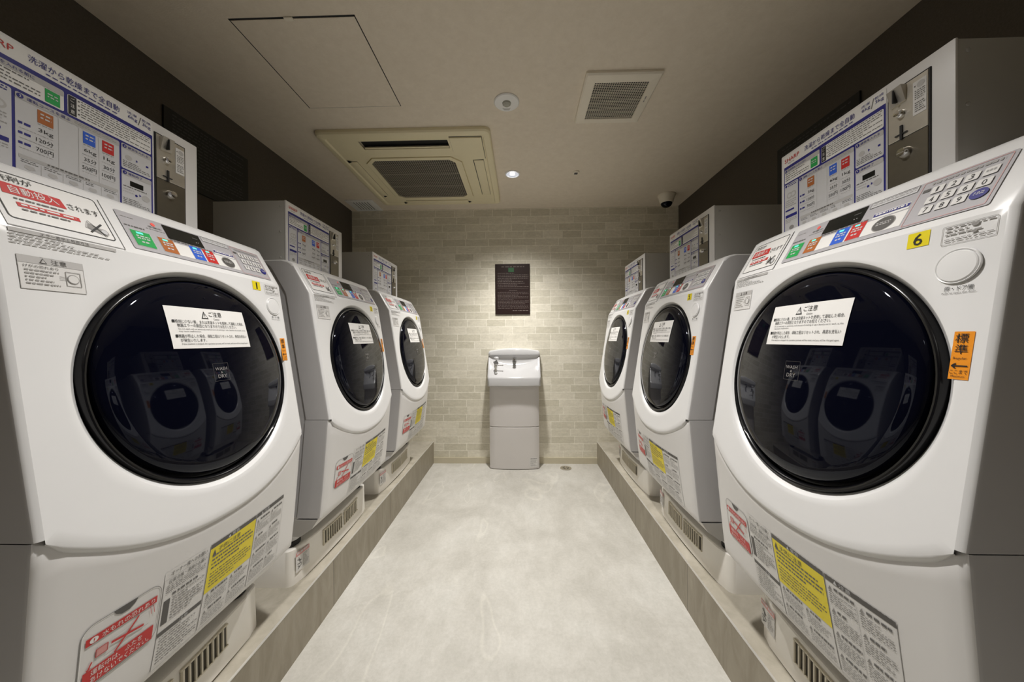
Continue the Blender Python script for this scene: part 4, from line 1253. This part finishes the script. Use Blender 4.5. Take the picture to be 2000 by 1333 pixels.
def vane(x0_, x1_, y0_, y1_, lab, dark=False):
    bm = bmesh.new(); box(bm, x0_, x1_, y0_, y1_, iz - 0.0008, iz + 0.001)
    v0 = obj('outlet_gap', bm, BLACK if dark else FILT2, t, 'dark line around a shut outlet', smooth=False)
    bm = bmesh.new(); box(bm, x0_ + (0.005 if dark else 0.0015), x1_ - 0.0015, y0_ + (0.008 if dark else 0.0015), y1_ - (0.004 if dark else 0.0015), iz - 0.006, iz, 0.002, 2)
    obj('vane', bm, ACM, v0, lab, smooth=True)


vane(ax(-0.292), ax(-0.225), ay(2.065), ay(2.570), 'shut ivory vane', True)
vane(ax(-1.076), ax(-1.024), ay(2.065), ay(2.555), 'shut ivory vane')
vane(ax(-0.92), ax(-0.42), ay(2.660), ay(2.702), 'shut ivory vane')
for px, py, tz in ((-1.070, 2.060, 0), (-1.050, 2.562, 0), (-0.932, 2.690, 0), (-0.408, 2.690, 0)):
    bm = bmesh.new(); lathe(bm, [(0.001, iz - 0.0088), (0.014, iz - 0.0086), (0.014, iz - 0.004)], ax(px), ay(py), 3)
    obj('screw_opening', bm, IVORYDK, t, 'small dark triangular opening', smooth=False)
bm = bmesh.new()
pts = [(-0.392, 1.838), (-0.213, 1.838), (-0.213, 2.056), (-0.305, 2.063), (-0.394, 1.976)]
a = [bm.verts.new((ax(x), ay(y), iz - 0.007)) for x, y in pts]; b2 = [bm.verts.new((ax(x), ay(y), iz)) for x, y in pts]
bm.faces.new(a[::-1]); bm.faces.new(b2)
for i in range(5):
    j = (i + 1) % 5; bm.faces.new((a[i], a[j], b2[j], b2[i]))
cc = obj('corner_cover', bm, ACM, t, 'plain corner cover', smooth=False)
bm = bmesh.new()
bm.faces.new([bm.verts.new((ax(x), ay(y), iz - 0.0006)) for x, y in [(-0.3945, 1.832), (-0.2100, 1.832), (-0.2100, 2.060), (-0.305, 2.066), (-0.3970, 1.977)]])
obj('cover_gap', bm, DKGREY, cc, 'thin dark gap around the corner cover', smooth=False)
# intake grille: chamfered frame, mesh over a dark filter
bm = bmesh.new()


def octo(x0_, x1_, y0_, y1_, c, z):
    return [(x1_, y0_ + c, z), (x1_, y1_ - c, z), (x1_ - c, y1_, z), (x0_ + c, y1_, z), (x0_, y1_ - c, z), (x0_, y0_ + c, z), (x0_ + c, y0_, z), (x1_ - c, y0_, z)]


MX0, MX1, MY0, MY1 = ax(-0.943), ax(-0.407), ay(2.062), ay(2.600)
lv = [octo(IX0 - .001, IX1 + .001, IY0 - .001, IY1 + .001, 0.0005, iz), octo(IX0, IX1, IY0, IY1, 0.060, iz), octo(IX0 + .0005, IX1 - .0005, IY0 + .0005, IY1 - .0005, 0.060, iz + 0.005), octo(IX0 + .0035, IX1 - .0035, IY0 + .0035, IY1 - .0035, 0.060, iz + 0.005), octo(IX0 + .004, IX1 - .004, IY0 + .004, IY1 - .004, 0.060, iz - 0.004), octo(MX0, MX1, MY0, MY1, 0.034, iz - 0.004), octo(MX0, MX1, MY0, MY1, 0.034, iz + 0.005)]
vv_ = [[bm.verts.new(p) for p in l] for l in lv]
for a, b2 in zip(vv_, vv_[1:]):
    for i in range(8):
        j = (i + 1) % 8; bm.faces.new((a[i], a[j], b2[j], b2[i]))
ig = obj('intake_frame', bm, ACM, t, 'chamfered ivory intake frame', smooth=False)
bm = bmesh.new(); box(bm, IX0 + .005, IX1 - .005, IY0 + .005, IY1 - .005, iz + 0.0055, iz + 0.0065)
FILT = mat('ac_filter', (0.030, 0.028, 0.025), 0.8, noise=0.2, nscale=90)
obj('filter', bm, FILT, ig, 'dark intake filter', smooth=False)
bm = bmesh.new()
MESHM = mat('ac_mesh', (0.40, 0.37, 0.30), 0.5, noise=0.03)
nd = 40


def inside(x, y, c=0.036):
    if not (MX0 <= x <= MX1 and MY0 <= y <= MY1):
        return False
    dx, dy = min(x - MX0, MX1 - x), min(y - MY0, MY1 - y)
    return dx + dy >= c


st_ = (MX1 - MX0) / nd
for i in range(nd + 1):
    x = MX0 + st_ * i
    dx = min(x - MX0, MX1 - x); c = max(0.0, 0.036 - dx)
    box(bm, x - 0.0013, x + 0.0013, MY0 + c, MY1 - c, iz - 0.003, iz - 0.0018)
for i in range(nd + 1):
    y = MY0 + (MY1 - MY0) * i / nd
    dy = min(y - MY0, MY1 - y); c = max(0.0, 0.036 - dy); wd = 0.0030 if i % 13 == 0 else 0.0009
    box(bm, MX0 + c, MX1 - c, y - wd, y + wd, iz - 0.0026, iz - 0.0014)
obj('intake_mesh', bm, MESHM, ig, 'fine ivory intake mesh', smooth=False)

# exhaust vent
t = thing('exhaust_vent', 'ivory square exhaust vent with a fine grid in the ceiling', 'ceiling vent', (0.455, 1.598, CEIL))
h2 = 0.165
bm = bmesh.new()
lv = [rrect(-h2, h2, -h2, h2, 0.004, -0.0005, 2), rrect(-h2, h2, -h2, h2, 0.004, -0.010, 2), rrect(-h2 + .006, h2 - .006, -h2 + .006, h2 - .006, 0.004, -0.016, 2), rrect(-0.121, 0.121, -0.121, 0.121, 0.002, -0.020, 2), rrect(-0.121, 0.121, -0.121, 0.121, 0.002, -0.012, 2)]
vv_ = [[bm.verts.new(p) for p in l] for l in lv]
for a, b2 in zip(vv_, vv_[1:]):
    for i in range(len(a)):
        j = (i + 1) % len(a); bm.faces.new((a[i], a[j], b2[j], b2[i]))
vf = obj('vent_frame', bm, ACM2, t, ang=25)
bm = bmesh.new(); box(bm, -0.123, 0.123, -0.123, 0.123, -0.0095, -0.008); obj('filter', bm, FILT, t, 'dark cavity behind the grid', smooth=False)
bm = bmesh.new()
for i in range(25):
    p = -0.120 + 0.240 * i / 24
    box(bm, p - 0.0010, p + 0.0010, -0.121, 0.121, -0.0180, -0.0165); box(bm, -0.121, 0.121, p - 0.0010, p + 0.0010, -0.0180, -0.0165)
obj('vent_grid', bm, ACM2, t, 'fine ivory grid', smooth=False)
bm = bmesh.new(); box(bm, 0.136, 0.140, -0.03, -0.012, -0.0198, -0.0178); box(bm, 0.136, 0.140, -0.005, 0.005, -0.0198, -0.0178); obj('vent_mark', bm, MIDGREY, t, 'small grey printed mark', smooth=False)

# small slatted grille in the corner
t = thing('corner_grille', 'small white slatted ceiling grille in the corner by the brick wall', 'ceiling vent', (-1.322, 2.790, CEIL))
bm = bmesh.new()
lv = [rrect(-.115, .115, -.110, .110, 0.004, -0.0005, 2), rrect(-.115, .115, -.110, .110, 0.004, -0.006, 2), rrect(-.105, .105, -.100, .100, 0.004, -0.010, 2), rrect(-0.078, 0.078, -0.080, 0.080, 0.003, -0.010, 2), rrect(-0.078, 0.078, -0.080, 0.080, 0.003, -0.004, 2)]
vv_ = [[bm.verts.new(p) for p in l] for l in lv]
for a, b2 in zip(vv_, vv_[1:]):
    for i in range(len(a)):
        j = (i + 1) % len(a); bm.faces.new((a[i], a[j], b2[j], b2[i]))
obj('grille_frame', bm, WHITEP, t, ang=25)
bm = bmesh.new(); box(bm, -0.08, 0.08, -0.082, 0.082, -0.004, -0.003); obj('cavity', bm, IVORYDK, t, 'dark gap behind the slats', smooth=False)
bm = bmesh.new()
for i in range(7):
    x = -0.069 + 0.023 * i; box(bm, x - 0.0065, x + 0.0065, -0.080, 0.080, -0.010, -0.0055)
obj('slats', bm, WHITEP, t, 'white slats', smooth=False)

# round emergency light
t = thing('emergency_light', 'flat round white emergency light with a small glass centre on the ceiling', 'ceiling light', (-0.061, 1.606, CEIL))
bm = bmesh.new(); lathe(bm, [(0.061, -0.0005), (0.061, -0.004), (0.057, -0.0075), (0.025, -0.009), (0.022, -0.007), (0.001, -0.007)], 0, 0, 48); obj('disc', bm, WHITEP, t, ang=25)
bm = bmesh.new(); lathe(bm, [(0.021, -0.0072), (0.019, -0.013), (0.012, -0.018), (0.001, -0.020)], 0, 0, 28); LENS = mat('clear_lens', (0.42, 0.42, 0.36), 0.06, noise=0.3, nscale=160); obj('lens', bm, LENS, t, 'clear glass lens')
bm = bmesh.new()
for k in range(3):
    box(bm, -0.022 + k * .004, 0.018 - k * .003, 0.032 + k * .006, 0.034 + k * .006, -0.0092, -0.0080)
obj('print', bm, LTGREY, t, 'small grey print', smooth=False)

# lit downlights: the one in view and the one overhead
for px, py, lab in ((-0.050, 2.305, 'small lit recessed downlight in the ceiling near the brick wall'), (-0.05, 0.80, 'lit recessed downlight in the ceiling above the aisle, out of view'), (-0.05, -0.70, 'lit recessed downlight in the ceiling behind the viewer')):
    t = thing('downlight', lab, 'ceiling light', (px, py, CEIL), 0, 'recessed downlights along the aisle')
    bm = bmesh.new(); lathe(bm, [(0.053, -0.0005), (0.053, -0.004), (0.049, -0.006), (0.044, -0.006)], 0, 0, 40); bm.faces.ensure_lookup_table()
    for f in list(bm.faces):
        if len(f.verts) > 4:
            bm.faces.remove(f)
    obj('trim_ring', bm, WHITEP, t)
    bm = bmesh.new(); lathe(bm, [(0.0445, -0.006), (0.036, -0.0030), (0.022, -0.0012), (0.001, -0.0008)], 0, 0, 40)
    for f in list(bm.faces):
        if len(f.verts) > 4:
            bm.faces.remove(f)
    obj('reflector', bm, REFLECT, t, 'bright mirror reflector')
    bm = bmesh.new(); lathe(bm, [(0.001, -0.0012), (0.017, -0.0016), (0.017, -0.0030), (0.001, -0.0040)], 0, 0, 24); obj('bulb', bm, LAMPM, t, 'glowing lamp')

t = thing('ceiling_sensor', 'tiny pale ceiling sensor with a dark eye', 'sensor', (0.388, 2.294, CEIL))
bm = bmesh.new(); lathe(bm, [(0.022, -0.0005), (0.022, -0.006), (0.017, -0.011), (0.001, -0.011)], 0, 0, 28); obj('housing', bm, ACM2, t)
bm = bmesh.new(); box(bm, -0.013, 0.010, -0.012, 0.010, -0.0135, -0.0105, 0.003, 2); obj('eye', bm, DKGREY, t, 'dark sensor eye')

t = thing('security_camera', 'small ivory dome security camera on the ceiling above washer-dryer four', 'security camera', (1.176, 2.690, CEIL))
bm = bmesh.new(); lathe(bm, [(0.066, -0.0005), (0.066, -0.010), (0.060, -0.020), (0.050, -0.060), (0.046, -0.066), (0.001, -0.067)], 0, 0, 40); obj('housing', bm, ACM2, t, 'ivory tapered housing')
bm = bmesh.new()
prof = [(0.043 * math.cos(a), -0.0655 - 0.036 * math.sin(a)) for a in [math.radians(90 * k / 8) for k in range(8)]] + [(0.001, -0.1015)]
lathe(bm, prof, 0, 0, 32); obj('dome', bm, GLASS, t, 'black dome lens')

t = thing('floor_drain', 'round chrome floor drain cover beside the basin', 'floor drain', (0.376, 2.806, 0))
bm = bmesh.new(); lathe(bm, [(0.048, 0.0), (0.047, 0.003), (0.040, 0.0045), (0.036, 0.003), (0.034, 0.0026), (0.001, 0.0026)], 0, 0, 36); obj('rim', bm, STEEL, t, ang=20)
bm = bmesh.new()
for k in range(6):
    a = math.pi * 2 * k / 6; lathe(bm, [(0.006, 0.0027), (0.006, 0.0034), (0.001, 0.0035)], 0.021 * math.cos(a), 0.021 * math.sin(a), 12)
obj('holes', bm, GAPM, t, 'dark drain holes', smooth=False)

bpy.data.objects.remove(_to)
